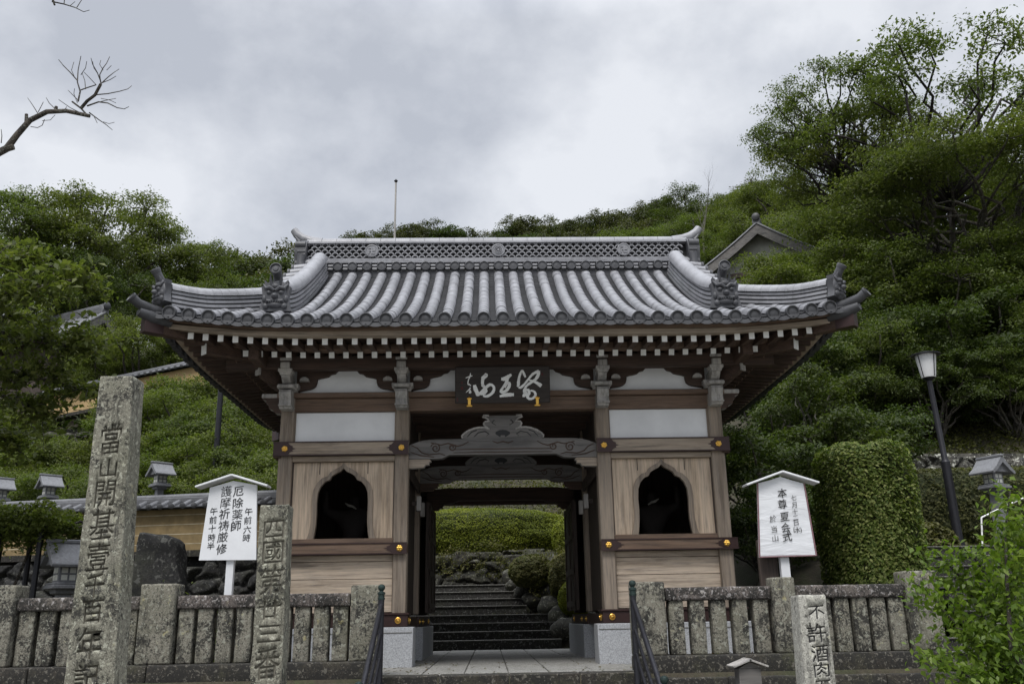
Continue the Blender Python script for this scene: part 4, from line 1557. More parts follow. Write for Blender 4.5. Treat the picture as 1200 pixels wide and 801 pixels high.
def carved_stone(name, label, cat, xb, xt, y0, z_top, depth, chars, niche=None, groove_mat=None, cut=0.012, lean=0.0, stone=None):
    """Tapered stone post with characters cut into its front face.
    xb, xt = (left, right) at the ground and at the top; chars = (character, x, z, width, height)."""
    z0 = -1.055
    root = thing(name, label, cat, ((xb[0] + xb[1]) / 2, y0 + depth / 2, z0))
    b = MB()
    vs, fs = rough_block(-0.5, 0.5, 0, depth, z0, z_top, amp=0.0, ch=0.022, div=0.075)
    out = []
    for v in vs:
        t = (v[2] - z0) / (z_top - z0)
        a = xb[0] + (xt[0] - xb[0]) * t
        c = xb[1] + (xt[1] - xb[1]) * t
        p = Vector((a + (v[0] + 0.5) * (c - a), y0 + v[1] + lean * t, v[2]))
        q = p * 6.0
        edge = 1.0 if abs(v[0]) > 0.4 or v[1] > 0.1 else 0.3
        nz = noise.noise_vector(q) * 0.6 + noise.noise_vector(q * 3.3) * 0.5
        p += nz * 0.012 * edge
        out.append(p)
    b.add(out, fs)
    o = b.build('shaft', [stone or M['stele_stone'], groove_mat or M['groove']], root, 60)
    cutters = []
    front = y0 + (lean * 0.5)
    if niche:
        nb = MB()
        x0_, x1_, zb_, zt_, r_ = niche
        poly = [(x0_ - 0.02, zb_), (x1_ - 0.0, zb_)]
        for i in range(7):
            a = math.pi * 0.5 * i / 6
            poly.append((x1_ - r_ + r_ * math.cos(a), zt_ - r_ + r_ * math.sin(a)))
        for i in range(7):
            a = math.pi * 0.5 + math.pi * 0.5 * i / 6
            poly.append((x0_ + r_ + r_ * math.cos(a), zt_ - r_ + r_ * math.sin(a)))
        nb.prism(poly, (0, front - 0.2, 0), (1, 0, 0), (0, 0, 1), (0, 1, 0), 0.2 + 0.011, 0)
        c = nb.build('cutter', [M['stele_stone']])
        cutters.append(c)
    def cut_with(c, use_self):
        md = o.modifiers.new('cut', 'BOOLEAN')
        md.operation = 'DIFFERENCE'
        md.solver = 'EXACT'
        md.use_self = use_self
        md.material_mode = 'TRANSFER'
        md.object = c
        new = baked(o)
        o.modifiers.clear()
        return new

    for c in cutters:
        o.data = cut_with(c, False)
        bpy.data.objects.remove(c)

    def floor_area(me):
        return sum(f.area for f in me.polygons if f.material_index == 1 and f.normal.y < -0.9)

    def total(me):
        return sum(f.area for f in me.polygons)
    for ch, x, z, w, h in chars:
        cv, cf = char_mesh(ch, 0.0, 0.5, 2)
        zmin, zmax = min(v.z for v in cv), max(v.z for v in cv)
        base = 0.011 if niche else 0.0
        before, tot = floor_area(o.data), total(o.data)
        best = None
        for tr in range(5):
            f = 1.0 + 0.004 * tr
            vv = []
            for v in cv:
                t = (v.z - zmin) / (zmax - zmin)
                yy = front + base + cut - t * (cut + 0.06)
                vv.append((x + v.x * w * f, yy, z + (v.y + 0.08 * v.x) * h * f))
            tb = MB()
            tb.add(vv, cf, 0)
            c = tb.build('cutter', [groove_mat or M['groove']])
            bm = bmesh.new()
            bm.from_mesh(c.data)
            bmesh.ops.remove_doubles(bm, verts=bm.verts[:], dist=1e-5)
            bmesh.ops.recalc_face_normals(bm, faces=bm.faces[:])
            bm.to_mesh(c.data)
            bm.free()
            glyph = sum(q.area for q in c.data.polygons if q.normal.y > 0.9)
            new = cut_with(c, tr % 2 == 0)
            bpy.data.objects.remove(c)
            got = floor_area(new) - before
            grew = total(new) - tot
            err = abs(got / max(glyph, 1e-9) - 1.0) + (1.0 if grew < 0 else 0.0)
            if best is None or err < best[0]:
                best = (err, new)
            if err < 0.06:
                break
        o.data = best[1]
    o.data.name = 'shaft'
    return root


def px_chars(seq, Y):
    out = []
    for ch, px, py, wpx, hpx in seq:
        p = at(px, py, Y)
        q = at(px + wpx, py, Y)
        r_ = at(px, py + hpx, Y)
        out.append((ch, p.x, p.z, (q - p).length, (r_ - p).length))
    return out


carved_stone('stone_pillar', 'tallest stone pillar with a long column of carved characters, lichened grey, at the far left', 'stone pillar',
             (-3.655, -3.195), (-3.665, -3.375), -5.2, 2.72, 0.27,
             px_chars([('當', 130, 514, 26, 36), ('山', 127, 548, 23, 22), ('開', 123, 578, 25, 30), ('基', 120, 614, 28, 36), ('壹', 115, 652, 26, 32),
                       ('千', 111, 686, 23, 28), ('百', 108, 716, 25, 27), ('年', 105, 753, 29, 38), ('記', 101, 794, 29, 34)], -5.2),
             niche=(-3.60, -3.33, -0.95, 2.32, 0.10))
carved_stone('stone_pillar', 'slim carved stone pillar with a yellow lichen streak, standing in front of the left fence beside the white notice', 'stone pillar',
             (-2.455, -2.155), (-2.475, -2.195), -4.0, 1.71, 0.24,
             px_chars([('四', 321, 620, 24, 22), ('國', 320, 647, 26, 27), ('第', 318, 680, 28, 32), ('廿', 316, 714, 26, 22), ('三', 315, 742, 27, 23), ('番', 313, 777, 29, 38)], -4.0))
carved_stone('stone_pillar', 'short pale stone pillar with dark carved characters in front of the right fence', 'stone pillar',
             (2.605, 2.925), (2.66, 2.915), -4.4, 0.76, 0.26,
             px_chars([('不', 957, 717, 19, 17), ('許', 957, 741, 22, 22), ('酒', 961, 765, 20, 20), ('肉', 963, 784, 20, 17), ('五', 965, 803, 20, 15), ('辛', 967, 822, 20, 16)], -4.4),
             groove_mat=M['black'], cut=0.010, stone=M['pale_stone'])

# black natural-stone monument behind the fence
M['black_stone'] = old_stone('black_stone', (0.026, 0.025, 0.024), lichen=(0.10, 0.10, 0.09), dark=(0.012, 0.012, 0.012), amount=0.5, moss=0.3, fine=0.6)


def rock(mb, c, r, seed, n=12, rough=0.3, mat=0, flat=0.0):
    """Angular boulder: a ball cut by random planes and roughened."""
    rr = random.Random(seed)
    planes = []
    for _ in range(9):
        d = Vector((rr.gauss(0, 1), rr.gauss(0, 1), rr.gauss(0, 1))).normalized()
        planes.append((d, rr.uniform(0.62, 0.95)))
    m_ = max(5, n * 2 // 3)
    vs = []
    for i in range(m_ + 1):
        th = math.pi * i / m_
        for j in range(n):
            ph = 2 * math.pi * j / n
            d = Vector((math.sin(th) * math.cos(ph), math.sin(th) * math.sin(ph), math.cos(th)))
            s_ = 1.0
            for pd, pk in planes:
                k_ = d.dot(pd)
                if k_ > 0:
                    s_ = min(s_, pk / k_)
            s_ *= 1 + rough * 0.35 * noise.noise(d * 2.2 + Vector((seed * 3.7, 0, 0)))
            vs.append((c[0] + d.x * r[0] * s_, c[1] + d.y * r[1] * s_, c[2] + d.z * r[2] * s_))
    fs = []
    for i in range(m_):
        for j in range(n):
            fs.append((i * n + j, (i + 1) * n + j, (i + 1) * n + (j + 1) % n, i * n + (j + 1) % n))
    mb.add(vs, fs, mat)


b = MB()
_v, _f = rough_block(-5.36, -4.42, -0.12, 0.34, -0.05, 1.80, amp=0.055, div=0.11, ch=0.10)
_o = []
for p in _v:
    t = max(0.0, p[2]) / 1.8
    x = -4.92 + (p[0] + 4.92) * (1.0 - 0.42 * t ** 1.6) + 0.05 * t
    z = p[2] + (0.10 * (p[0] + 4.9) * -1.0 if p[2] > 1.2 else 0.0) + 0.03 * noise.noise(Vector(p) * 3)
    _o.append((x + 0.05 * noise.noise(Vector(p) * 1.7), p[1] + 0.06 * noise.noise(Vector(p) * 2.2), z))
b.add(_o, _f)
tag(b.build('stone_monument', M['black_stone'], None, 50), 'rough black natural stone standing upright behind the left fence next to the tallest pillar', 'stone monument')

# =================================================================== NOTICE BOARDS
M['notice'] = plain('notice_white', (0.71, 0.72, 0.735), 0.55, 0, 0.07, 2.6)
m, nt, b_ = new_mat('notice_sheet')
nn = tex_noise(nt, 3.2, 4, 0.6, obj_vec(nt, (0.6, 1, 2.6), (0, 0.35, 0)), 1.2)
nt.links.new(ramp(nt, nn, [(0.3, (0.66, 0.67, 0.69)), (0.7, (0.74, 0.75, 0.77))]), b_.inputs['Base Color'])
b_.inputs['Roughness'].default_value = 0.45
bump(nt, b_, nn, 0.4, 0.03)
M['sheet'] = m


def notice_board(label, Y, corners, apex, eaves, posts, cols, sheet):
    """corners = TL, TR, BR, BL pixels of the board on the plane at depth Y."""
    P = [at(u, v, Y) for u, v in corners]
    zg = -0.02
    root = thing('notice_board', label, 'notice board', ((P[2].x + P[3].x) / 2, Y, zg))
    A = at(apex[0], apex[1] + 6, Y)
    b = MB()
    poly = [(P[3].x, P[3].z), (P[2].x, P[2].z), (P[1].x, P[1].z), (A.x, A.z), (P[0].x, P[0].z)]
    b.prism(poly, (0, Y, 0), (1, 0, 0), (0, 0, 1), (0, 1, 0), 0.035, 0)
    bo = b.build('board', M['notice'], root)
    if sheet:
        b = MB()
        ins = [(P[3].x + 0.012, P[3].z + 0.02), (P[2].x - 0.012, P[2].z + 0.02), (P[1].x - 0.012, P[1].z - 0.01), (A.x, A.z - 0.04), (P[0].x + 0.012, P[0].z - 0.01)]
        n = 16
        rows = []
        for i in range(n + 1):
            t = i / n
            row = []
            for j in range(n + 1):
                s_ = j / n
                x = (ins[0][0] * (1 - s_) + ins[1][0] * s_) * (1 - t) + (ins[4][0] * (1 - s_) + ins[2][0] * s_) * t
                z = ins[0][1] * (1 - t) + ins[4][1] * t + (0.09 * (1 - abs(2 * s_ - 1)) if t == 1 else 0)
                y = Y - 0.006 - 0.004 * abs(noise.noise((x * 5, z * 9, 1.0))) * 2
                row.append((x, y, z))
            rows.append(row)
        b.grid(rows, 0)
        b.build('plastic_cover', M['sheet'], root)
        b = MB()
        for q0, q1 in ((P[0], P[3]), (P[1], P[2]), (P[3], P[2])):
            b.tube([(q0.x, Y - 0.008, q0.z), (q1.x, Y - 0.008, q1.z)], 0.009, 6)
        b.build('frame', M['edge_red'], root)
    b = MB()
    E0, E1 = at(*eaves[0], Y), at(*eaves[1], Y)
    T = at(*apex, Y)
    for e in (E0, E1):
        ax = (T - e).normalized()
        up = Vector((-ax.z, 0, ax.x)) if ax.x > 0 else Vector((ax.z, 0, -ax.x))
        b.obox((T + e) / 2 + Vector((0, 0.02, 0)), ax, (0, 1, 0), up, (T - e).length / 2, 0.11, 0.012, 0, 0.004)
    b.build('board_roof', M['notice'], root)
    for x0, x1, zt, yo, mt in posts:
        b = MB()
        b.box(x0, x1, Y + yo, Y + yo + 0.08, zg - 0.05, zt, 0, 0.004)
        b.build('post', M[mt], root)
    b = MB()
    yy = Y - (0.016 if sheet else 0.0)
    for text, xs_, ys_, sz in cols:
        for ch, x, y in zip(text, xs_, ys_):
            p = at(x, y, yy)
            w = (at(x + sz, y, yy) - p).length
            h = (at(x, y + sz, yy) - p).length
            brush(b, ch, p, Vector((1, 0, 0)), Vector((0, 0, 1)), Vector((0, -1, 0)), w, h)
    b.build('lettering', M['black'], bo)
    return root


M['edge_red'] = plain('faded_red_edge', (0.22, 0.12, 0.13), 0.6, 0, 0.3, 20)


def lin(a, c, n):
    return [a + (c - a) * i / (n - 1) for i in range(n)]


def cpx(lst, o, s_):
    return [o + v / s_ for v in lst]


notice_board('white wooden notice with a small roof and four columns of writing left of the gate', -1.6,
             [(246, 571), (301, 568), (300, 655.5), (233, 656)], (273.5, 557), [(231, 571), (315, 569.5)],
             [(-3.455, -3.365, 1.6, 0.036, 'notice')],
             [('厄除薬師', cpx([265, 262, 257, 250], 230, 5.34), cpx([135, 208, 280, 350], 550, 5.34), 12.2),
              ('護摩祈祷厳修', cpx([190, 183, 176, 172, 165, 158], 230, 5.34), cpx([135, 205, 277, 350, 421, 495], 550, 5.34), 12.4),
              ('午前六時', cpx([328, 323, 319, 315], 230, 5.34), cpx([262, 316, 374, 426], 550, 5.34), 9.0),
              ('午前十時半', cpx([110, 106, 100, 97, 91], 230, 5.34), cpx([260, 314, 368, 424, 476], 550, 5.34), 8.8)], False)
notice_board('white notice wrapped in wrinkled plastic with three columns of writing, right of the gate', -1.6,
             [(887.5, 566), (942, 566), (956.5, 650.5), (890, 652.5)], (915, 553), [(873, 568.5), (957.5, 566)],
             [(3.43, 3.54, 1.6, 0.036, 'notice'), (3.19, 3.42, 1.5, 0.13, 'dark_z')],
             [('本尊夏会式', cpx([266, 268, 283, 291, 301], 870, 5.72), cpx([213, 288, 373, 445, 506], 540, 5.72), 11.0),
              ('七月十二日', cpx([343, 347, 352, 356, 360], 870, 5.72), cpx([245, 294, 338, 378, 412], 540, 5.72), 6.6),
              ('(水)', cpx([347, 369, 392], 870, 5.72), cpx([460, 460, 461], 540, 5.72), 7.0),
              ('於当山', cpx([204, 213, 220], 870, 5.72), cpx([385, 455, 516], 540, 5.72), 7.8)], True)

# small roofed wooden box in front of the right fence
wb = thing('offering_box', 'small grey wooden box with a pitched roof in front of the right fence', 'box', (2.5, -3.0, -1.05))
b = MB()
b.box(2.385, 2.615, -3.1, -2.9, -1.05, 0.06, 0, 0.006)
b.prism([(2.385, 0.06), (2.615, 0.06), (2.5, 0.12)], (0, -3.1, 0), (1, 0, 0), (0, 0, 1), (0, 1, 0), 0.2)
b.build('body', M['carved'], wb)
b = MB()
for s_ in (-1, 1):
    ax = Vector((s_ * 0.205, 0, -0.075)).normalized()
    up = Vector((0.075 * s_, 0, 0.205)).normalized()
    b.obox(Vector((2.5 + s_ * 0.085, -3.01, 0.112)), ax, (0, 1, 0), up, 0.105, 0.15, 0.010, 0, 0.003)
b.build('box_roof', M['grey_wood'], wb)

# =================================================================== LANTERNS, LAMP, POLES
M['lantern'] = plain('lantern_stone', (0.16, 0.163, 0.172), 0.6, 0, 0.25, 26, 0.2)
M['pane'] = plain('lantern_pane', (0.55, 0.55, 0.50), 0.5, 0, 0.1, 8, 0)


def lantern(label, loc, rz, scale=1.0, height=1.5, group=None):
    """Garden lantern with a curved gabled roof on a square box and a tapering post."""
    root = thing('stone_lantern', label, 'stone lantern', loc, group)
    rot = Matrix.Rotation(rz, 4, 'Z')
    L = Vector(loc)

    def put(mb, name, mats):
        mb.v = [tuple(L + (rot @ (Vector(p) * scale))) for p in mb.v]
        return mb.build(name, mats, root)
    H = height
    b = MB()
    n = 4
    vs = []
    for z, w in ((0, 0.20), (0.10, 0.19), (0.12, 0.11), (H - 0.14, 0.085), (H - 0.12, 0.14), (H - 0.06, 0.155)):
        for a, c in ((-1, -1), (1, -1), (1, 1), (-1, 1)):
            vs.append((a * w, c * w, z))
    fs = [(3, 2, 1, 0), (20, 21, 22, 23)]
    for i in range(5):
        for j in range(4):
            fs.append((i * 4 + j, i * 4 + (j + 1) % 4, i * 4 + 4 + (j + 1) % 4, i * 4 + 4 + j))
    b.add(vs, fs)
    put(b, 'post', M['lantern'])
    b = MB()
    b.box(-0.25, 0.25, -0.22, 0.22, H - 0.06, H, 0, 0.012)
    b.box(-0.23, 0.23, -0.20, 0.20, H + 0.0, H + 0.03, 0, 0.01)
    put(b, 'platform', M['lantern'])
    b = MB()
    b.box(-0.145, 0.145, -0.13, 0.13, H + 0.03, H + 0.29, 0, 0.008)
    o = put(b, 'fire_box', M['lantern'])
    for face in (0, 1, 2):
        b = MB()
        for dx in (-0.055, 0.055):
            for dz in (0.10, 0.20):
                if face == 0:
                    b.box(dx - 0.04, dx + 0.04, -0.137, -0.128, H + dz - 0.037, H + dz + 0.037, 0)
                else:
                    q = -1 if face == 1 else 1
                    b.box(q * 0.153, q * 0.143, dx - 0.04, dx + 0.04, H + dz - 0.037, H + dz + 0.037, 0)
        b.v = [tuple(L + (rot @ (Vector(p) * scale))) for p in b.v]
        b.build('window', M['pane'], o)
    # roof: gable faces -y, slopes fall to +-x
    b = MB()
    half = [(0.0, 0.34), (0.06, 0.285), (0.13, 0.20), (0.22, 0.11), (0.33, 0.03), (0.345, 0.0), (0.335, -0.03)]
    low = [(0.30, -0.03), (0.2, 0.035), (0.1, 0.12), (0.0, 0.20)]
    prof = [(-a, z) for a, z in half[::-1]] + [(a, z) for a, z in half[1:]] + [(a, z) for a, z in low[:-1]] + [(0.0, 0.20)] + [(-a, z) for a, z in low[:-1][::-1]]
    b.prism([(a, z + H + 0.27) for a, z in prof], (0, -0.29, 0), (1, 0, 0), (0, 0, 1), (0, 1, 0), 0.58)
    b.prism([(-0.22, H + 0.28), (0.22, H + 0.28), (0.0, H + 0.53)], (0, -0.22, 0), (1, 0, 0), (0, 0, 1), (0, 1, 0), 0.44)
    b.box(-0.045, 0.045, -0.31, 0.31, H + 0.585, H + 0.64, 0, 0.012)
    put(b, 'roof', M['lantern'])
    return root


def lantern_px(label, u, v, Y, rz, sc, top_above, zg, group=None):
    p = at(u, v, Y)
    H = (p.z - zg) / sc - 0.64
    return lantern(label, (p.x, Y, zg), rz, sc, H, group)


LG = 'stone lanterns along the left wall'
lantern_px('gabled stone lantern behind the left ochre wall, the one beside the white notice', 190, 541, 5.6, R(-46), 0.74, 0, 1.5, LG)
lantern_px('gabled stone lantern behind the left ochre wall, just left of the tallest pillar', 60, 555.5, 6.3, R(-46), 0.74, 0, 1.7, LG)
lantern_px('gabled stone lantern behind the left ochre wall, cut by the left edge of the photo', 4, 559, 6.6, R(-46), 0.74, 0, 1.8, LG)
lantern_px('stone lantern standing low behind the left fence under the vine trellis', 82, 632, 1.2, R(-50), 1.05, 0, 0.0)
lantern_px('stone lantern with lattice windows at the top of the side steps', 1159, 534, 3.0, R(24), 0.86, 0, 1.55)

M['lamp_metal'] = plain('lamp_metal', (0.022, 0.022, 0.026), 0.45, 0.5, 0.2, 8)
M['lamp_glass'] = plain('lamp_glass', (0.66, 0.66, 0.66), 0.35, 0, 0.05, 4, 0)
lp = at(1127, 636, 3.4)
lt = at(1089, 446, 3.4)
lamp = thing('street_lamp', 'dark street lamp with a white tapered glass shade beside the side steps', 'street lamp', (lp.x, 3.4, 1.6))
b = MB()
b.tube([(lp.x - 0.03, 3.4, 1.55), (lp.x - 0.05, 3.4, 1.85), (lp.x - 0.06, 3.4, 3.25)], [0.115, 0.085, 0.082], 14)
b.tube([(lp.x - 0.06, 3.4, 3.25), (lp.x - 0.065, 3.4, 3.30), (lt.x, 3.4, lt.z)], [0.082, 0.055, 0.05], 14)
b.lathe([(0.06, 0), (0.09, 0.03), (0.12, 0.06)], (lt.x, 3.4, lt.z), (0, 0, 1), 16)
b.build('pole', M['lamp_metal'], lamp)
b = MB()
b.lathe([(0.125, 0.06), (0.135, 0.10), (0.19, 0.49), (0.19, 0.50)], (lt.x, 3.4, lt.z), (0, 0, 1), 20)
b.build('lamp_shade', M['lamp_glass'], lamp)
b = MB()
b.lathe([(0.27, 0.50), (0.27, 0.52), (0.10, 0.57), (0.02, 0.58)], (lt.x, 3.4, lt.z), (0, 0, 1), 20)
for i in range(4):
    a = i * math.pi / 2 + 0.4
    b.tube([(lt.x + 0.135 * math.cos(a), 3.4 + 0.135 * math.sin(a), lt.z + 0.07), (lt.x + 0.2 * math.cos(a), 3.4 + 0.2 * math.sin(a), lt.z + 0.5)], 0.008, 6)
b.build('lamp_cap', M['lamp_metal'], lamp)
b = MB()
b.box(lp.x - 0.75, lp.x + 0.55, 2.5, 4.2, 0.9, 1.66, 0, 0.02)
tag(b.build('stone_block', M['black_stone']), 'dark stone block the street lamp stands on', 'stone block')
hr = thing('handrail', 'thin pale pipe handrail climbing the side steps at the right edge', 'handrail', (8.4, 2.2, 1.5))
b = MB()
pts = [at(1152, 655, 2.0), at(1150, 606, 2.0), at(1175, 594, 2.3), at(1204, 581, 2.7), at(1260, 556, 3.3)]
b.tube(pts, 0.014, 8)
b.tube([pts[3], pts[3] + Vector((0.01, 0, -1.0))], 0.014, 8)
b.build('rail', M['white_paint'], hr)

p0, p1 = at(464, 214, 9.5), at(464, 300, 9.5)
fp = thing('flagpole', 'thin bare flagpole rising behind the ridge of the gate roof', 'pole', (p0.x, 9.5, hill(p0.x, 9.5)))
b = MB()
b.tube([(p0.x, 9.5, hill(p0.x, 9.5) - 0.2), (p0.x, 9.5, p0.z)], [0.045, 0.024], 10)
b.build('pole', M['grey_wood'], fp)
b = MB()
b.lathe([(0.02, 0), (0.055, 0.05), (0.02, 0.10)], (p0.x, 9.5, p0.z), (0, 0, 1), 12)
b.build('finial', M['lamp_metal'], fp)
q0 = at(257, 468, 8.5)
b = MB()
b.tube([(q0.x + 0.05, 8.5, hill(q0.x, 8.5) - 0.2), (q0.x, 8.5, q0.z + 2.2)], [0.075, 0.06], 10)
tag(b.build('utility_pole', M['lamp_metal']), 'dark slim utility pole on the left slope seen under the roof corner', 'pole')


# =================================================================== WALLS ON THE HILLSIDE
M['coping_tile'] = tile_mat('coping_tile', (0.13, 0.132, 0.14), 0.5)


def plaster_wall(label, p0, p1, zb0, zb1, h, mat, lines, tile=0.24):
    """Rammed-earth wall with white lines under a tiled coping."""
    p0, p1 = Vector(p0), Vector(p1)
    root = thing('plaster_wall', label, 'wall', ((p0.x + p1.x) / 2, (p0.y + p1.y) / 2, (zb0 + zb1) / 2))
    a = Vector((p0.x, p0.y, zb0))
    c = Vector((p1.x, p1.y, zb1))
    ax = (c - a).normalized()
    ay = Vector((0, 0, 1)).cross(ax).normalized()
    az = ax.cross(ay)
    mid = (a + c) / 2
    ln = (c - a).length / 2
    b = MB()
    b.obox(mid + az * h / 2, ax, ay, az, ln, 0.16, h / 2, 0)
    b.build('body', mat, root)
    b = MB()
    for i in range(lines):
        for s_ in (-1, 1):
            b.obox(mid + az * (h * (0.16 + 0.7 * i / max(1, lines - 1))) + ay * s_ * 0.161, ax, ay, az, ln, 0.002, 0.007, 0)
    if lines:
        b.build('white_line', M['lime_line'], root)
    b = MB()
    for s_ in (-1, 1):
        dn = (ay * s_ * 0.34 - az * 0.14)
        slope = dn.normalized()
        nrm = ax.cross(slope).normalized()
        if nrm.z < 0:
            nrm = -nrm
        b.obox(mid + az * (h + 0.16) + dn * 0.5, ax, slope, nrm, ln + 0.05, dn.length / 2, 0.015, 1)
        n = int(2 * ln / tile)
        for i in range(n + 1):
            o_ = a + ax * (i * tile) + az * (h + 0.18)
            b.tube([o_, o_ + dn * 1.05], 0.055, 8, 0, True, True, nrm)
            b.lathe([(0.06, -0.01), (0.066, 0.01), (0.05, 0.02)], o_ + dn * 1.05 + nrm * 0.01, slope, 10, 0)
        for j in range(4):
            b.obox(mid + az * (h + 0.14 - 0.0) + dn * (0.2 + 0.25 * j) + nrm * 0.022, ax, slope, nrm, ln + 0.05, 0.045, 0.008, 1)
    b.obox(mid + az * (h + 0.19), ax, ay, az, ln + 0.06, 0.10, 0.05, 0, 0.01)
    b.tube([a - ax * 0.06 + az * (h + 0.25), c + ax * 0.06 + az * (h + 0.25)], 0.07, 10, 0)
    b.build('coping', [M['coping_tile'], M['tile_dark']], root)
    b = MB()
    b.obox(mid - az * 0.06, ax, ay, az, ln, 0.19, 0.06, 0)
    b.build('footing', M['base_stone'], root)
    return root


M['lime_line'] = plain('lime_line', (0.45, 0.40, 0.29), 0.9, 0, 0.35, 5)
M['ochre'] = plain('ochre_plaster', (0.24, 0.175, 0.085), 0.9, 0, 0.45, 2.2, 0.2)
M['ochre_bright'] = plain('bright_ochre_plaster', (0.43, 0.30, 0.15), 0.9, 0, 0.15, 2.0, 0.1)


def boulder_wall(label, p0, p1, z0, z1, size, mat, depth=0.5, seed=1, lean=0.22):
    """Dry wall of fitted boulders: one relief surface, each cell a stone bulging between dark joints."""
    p0, p1 = Vector((p0[0], p0[1], 0)), Vector((p1[0], p1[1], 0))
    d = (p1 - p0)
    L_ = d.length
    d.normalize()
    n_ = Vector((d.y, -d.x, 0))
    if n_.y > 0:
        n_ = -n_
    step = size / 13.0
    nu, nv = max(8, int(L_ / step)), max(6, int((z1 - z0) / step))
    rr = random.Random(seed)
    rows = []
    for i in range(nu + 1):
        row = []
        for j in range(nv + 1):
            u, z = L_ * i / nu, (z1 - z0) * j / nv
            q = Vector((u / (size * 1.35), z / size, seed * 5.3))
            q += noise.noise_vector(q * 1.7) * 0.22
            q.z = seed * 5.3
            dist, cells = noise.voronoi(q)
            e_ = dist[1] - dist[0]
            bulge = min(1.0, e_ / 0.2) ** 0.6
            cr = noise.cell_vector(cells[0] * 7.13)
            tilt = (q - cells[0])
            h_ = depth * (0.62 * bulge + 0.30 * (cr.x) * bulge + (cr.y - 0.5) * 0.5 * tilt.x * bulge + (cr.z - 0.3) * 0.6 * tilt.y * bulge)
            h_ += 0.06 * noise.noise(q * 4) + 0.035 * noise.noise(q * 11)
            top = smoothstep(0, 1, (z - (z1 - z0) + size * (0.35 + 0.5 * cr.x)) / 0.12)
            h_ = h_ * (1 - top) - 0.25 * top
            p = p0 + d * u + n_ * (h_ * size * 1.5 - lean * z)
            row.append((p.x, p.y, z0 + z - 0.05 * top))
        rows.append(row)
    b = MB()
    b.grid(rows, 0)
    back = [[(q[0] - n_.x * 0.6, q[1] - n_.y * 0.6, q[2]) for q in (r[0], r[-1])] for r in rows]
    b.grid([[r[-1] for r in rows], [r[1] for r in back]], 0)
    return tag(b.build('stone_wall', mat, None, 180), label, 'stone wall')


M['boulder'] = old_stone('boulder_stone', (0.042, 0.04, 0.03), lichen=(0.15, 0.15, 0.12), amount=0.48, moss=0.55, fine=0.5)
M['boulder_pale'] = old_stone('boulder_stone_lichened', (0.075, 0.07, 0.06), lichen=(0.42, 0.42, 0.36), amount=0.5, moss=0.4, fine=0.35)
boulder_wall('boulder wall beside the upper steps seen through the gate passage', (-3.6, 10.0, 0), (1.2, 10.1, 0), 1.1, 2.4, 0.36, M['boulder'], 0.5, 3)
boulder_wall('lower boulder bank right of the steps seen through the gate passage', (0.70, 8.35, 0), (3.2, 8.2, 0), 0.35, 2.2, 0.42, M['boulder'], 0.5, 8, 0.45)
boulder_wall('boulder wall blotched with pale lichen below the ivy bank on the right', (8.2, 7.0, 0), (15.5, 7.4, 0), 2.2, 4.2, 0.34, M['boulder_pale'], 0.5, 5)
boulder_wall('dark boulder wall under the ochre wall on the left', (-12.5, 6.2, 0), (-3.2, 4.35, 0), -0.1, 1.98, 0.42, M['black_stone'], 0.45, 9, 0.12)
boulder_wall('mossy boulder wall high on the left slope under the upper ochre wall', (-19.0, 18.4, 0), (-8.5, 16.6, 0), 4.6, 7.3, 0.5, M['boulder'], 0.5, 12)
# single rocks that edge the upper steps
for i, (x, y, z, r) in enumerate([(0.78, 8.35, 1.0, 0.24), (0.55, 8.75, 1.18, 0.22), (0.40, 9.15, 1.36, 0.22), (0.30, 9.55, 1.55, 0.24), (1.12, 7.75, 0.86, 0.26), (1.42, 6.95, 0.35, 0.30), (1.44, 7.5, 0.62, 0.32)]):
    b = MB()
    rock(b, (x, y, z), (r * 1.2, r, r * 0.9), 40 + i, 16, 0.4)
    lab = ['rock at the foot of the upper steps seen through the gate', 'second rock up the edge of the upper steps behind the gate', 'third rock up the edge of the upper steps behind the gate',
           'topmost rock at the head of the upper steps behind the gate', 'rock on the landing behind the gate beside the round bushes', 'rock nearest the passage at the right end of the lower steps', 'upright rock at the right end of the landing behind the gate'][i]
    tag(b.build('boulder', M['boulder'], None, 60), lab, 'rock', 'rocks edging the steps behind the gate')

plaster_wall('long ochre earthen wall with white lines and tiled coping behind the left fence', (-3.3, 4.6, 0), (-12.4, 6.45, 0), 1.98, 1.98, 0.80, M['ochre'], 4)
a_, c_ = at(52, 482, 18.6), at(250, 440, 16.5)
plaster_wall('bright ochre wall with tiled coping high on the left slope', (c_.x, c_.y, 0), (a_.x, a_.y, 0), c_.z - 0.35, a_.z - 0.30, 0.75, M['ochre_bright'], 0)


M['old_plaster'] = plain('old_plaster', (0.36, 0.36, 0.33), 0.9, 0, 0.3, 1.5, 0.2)


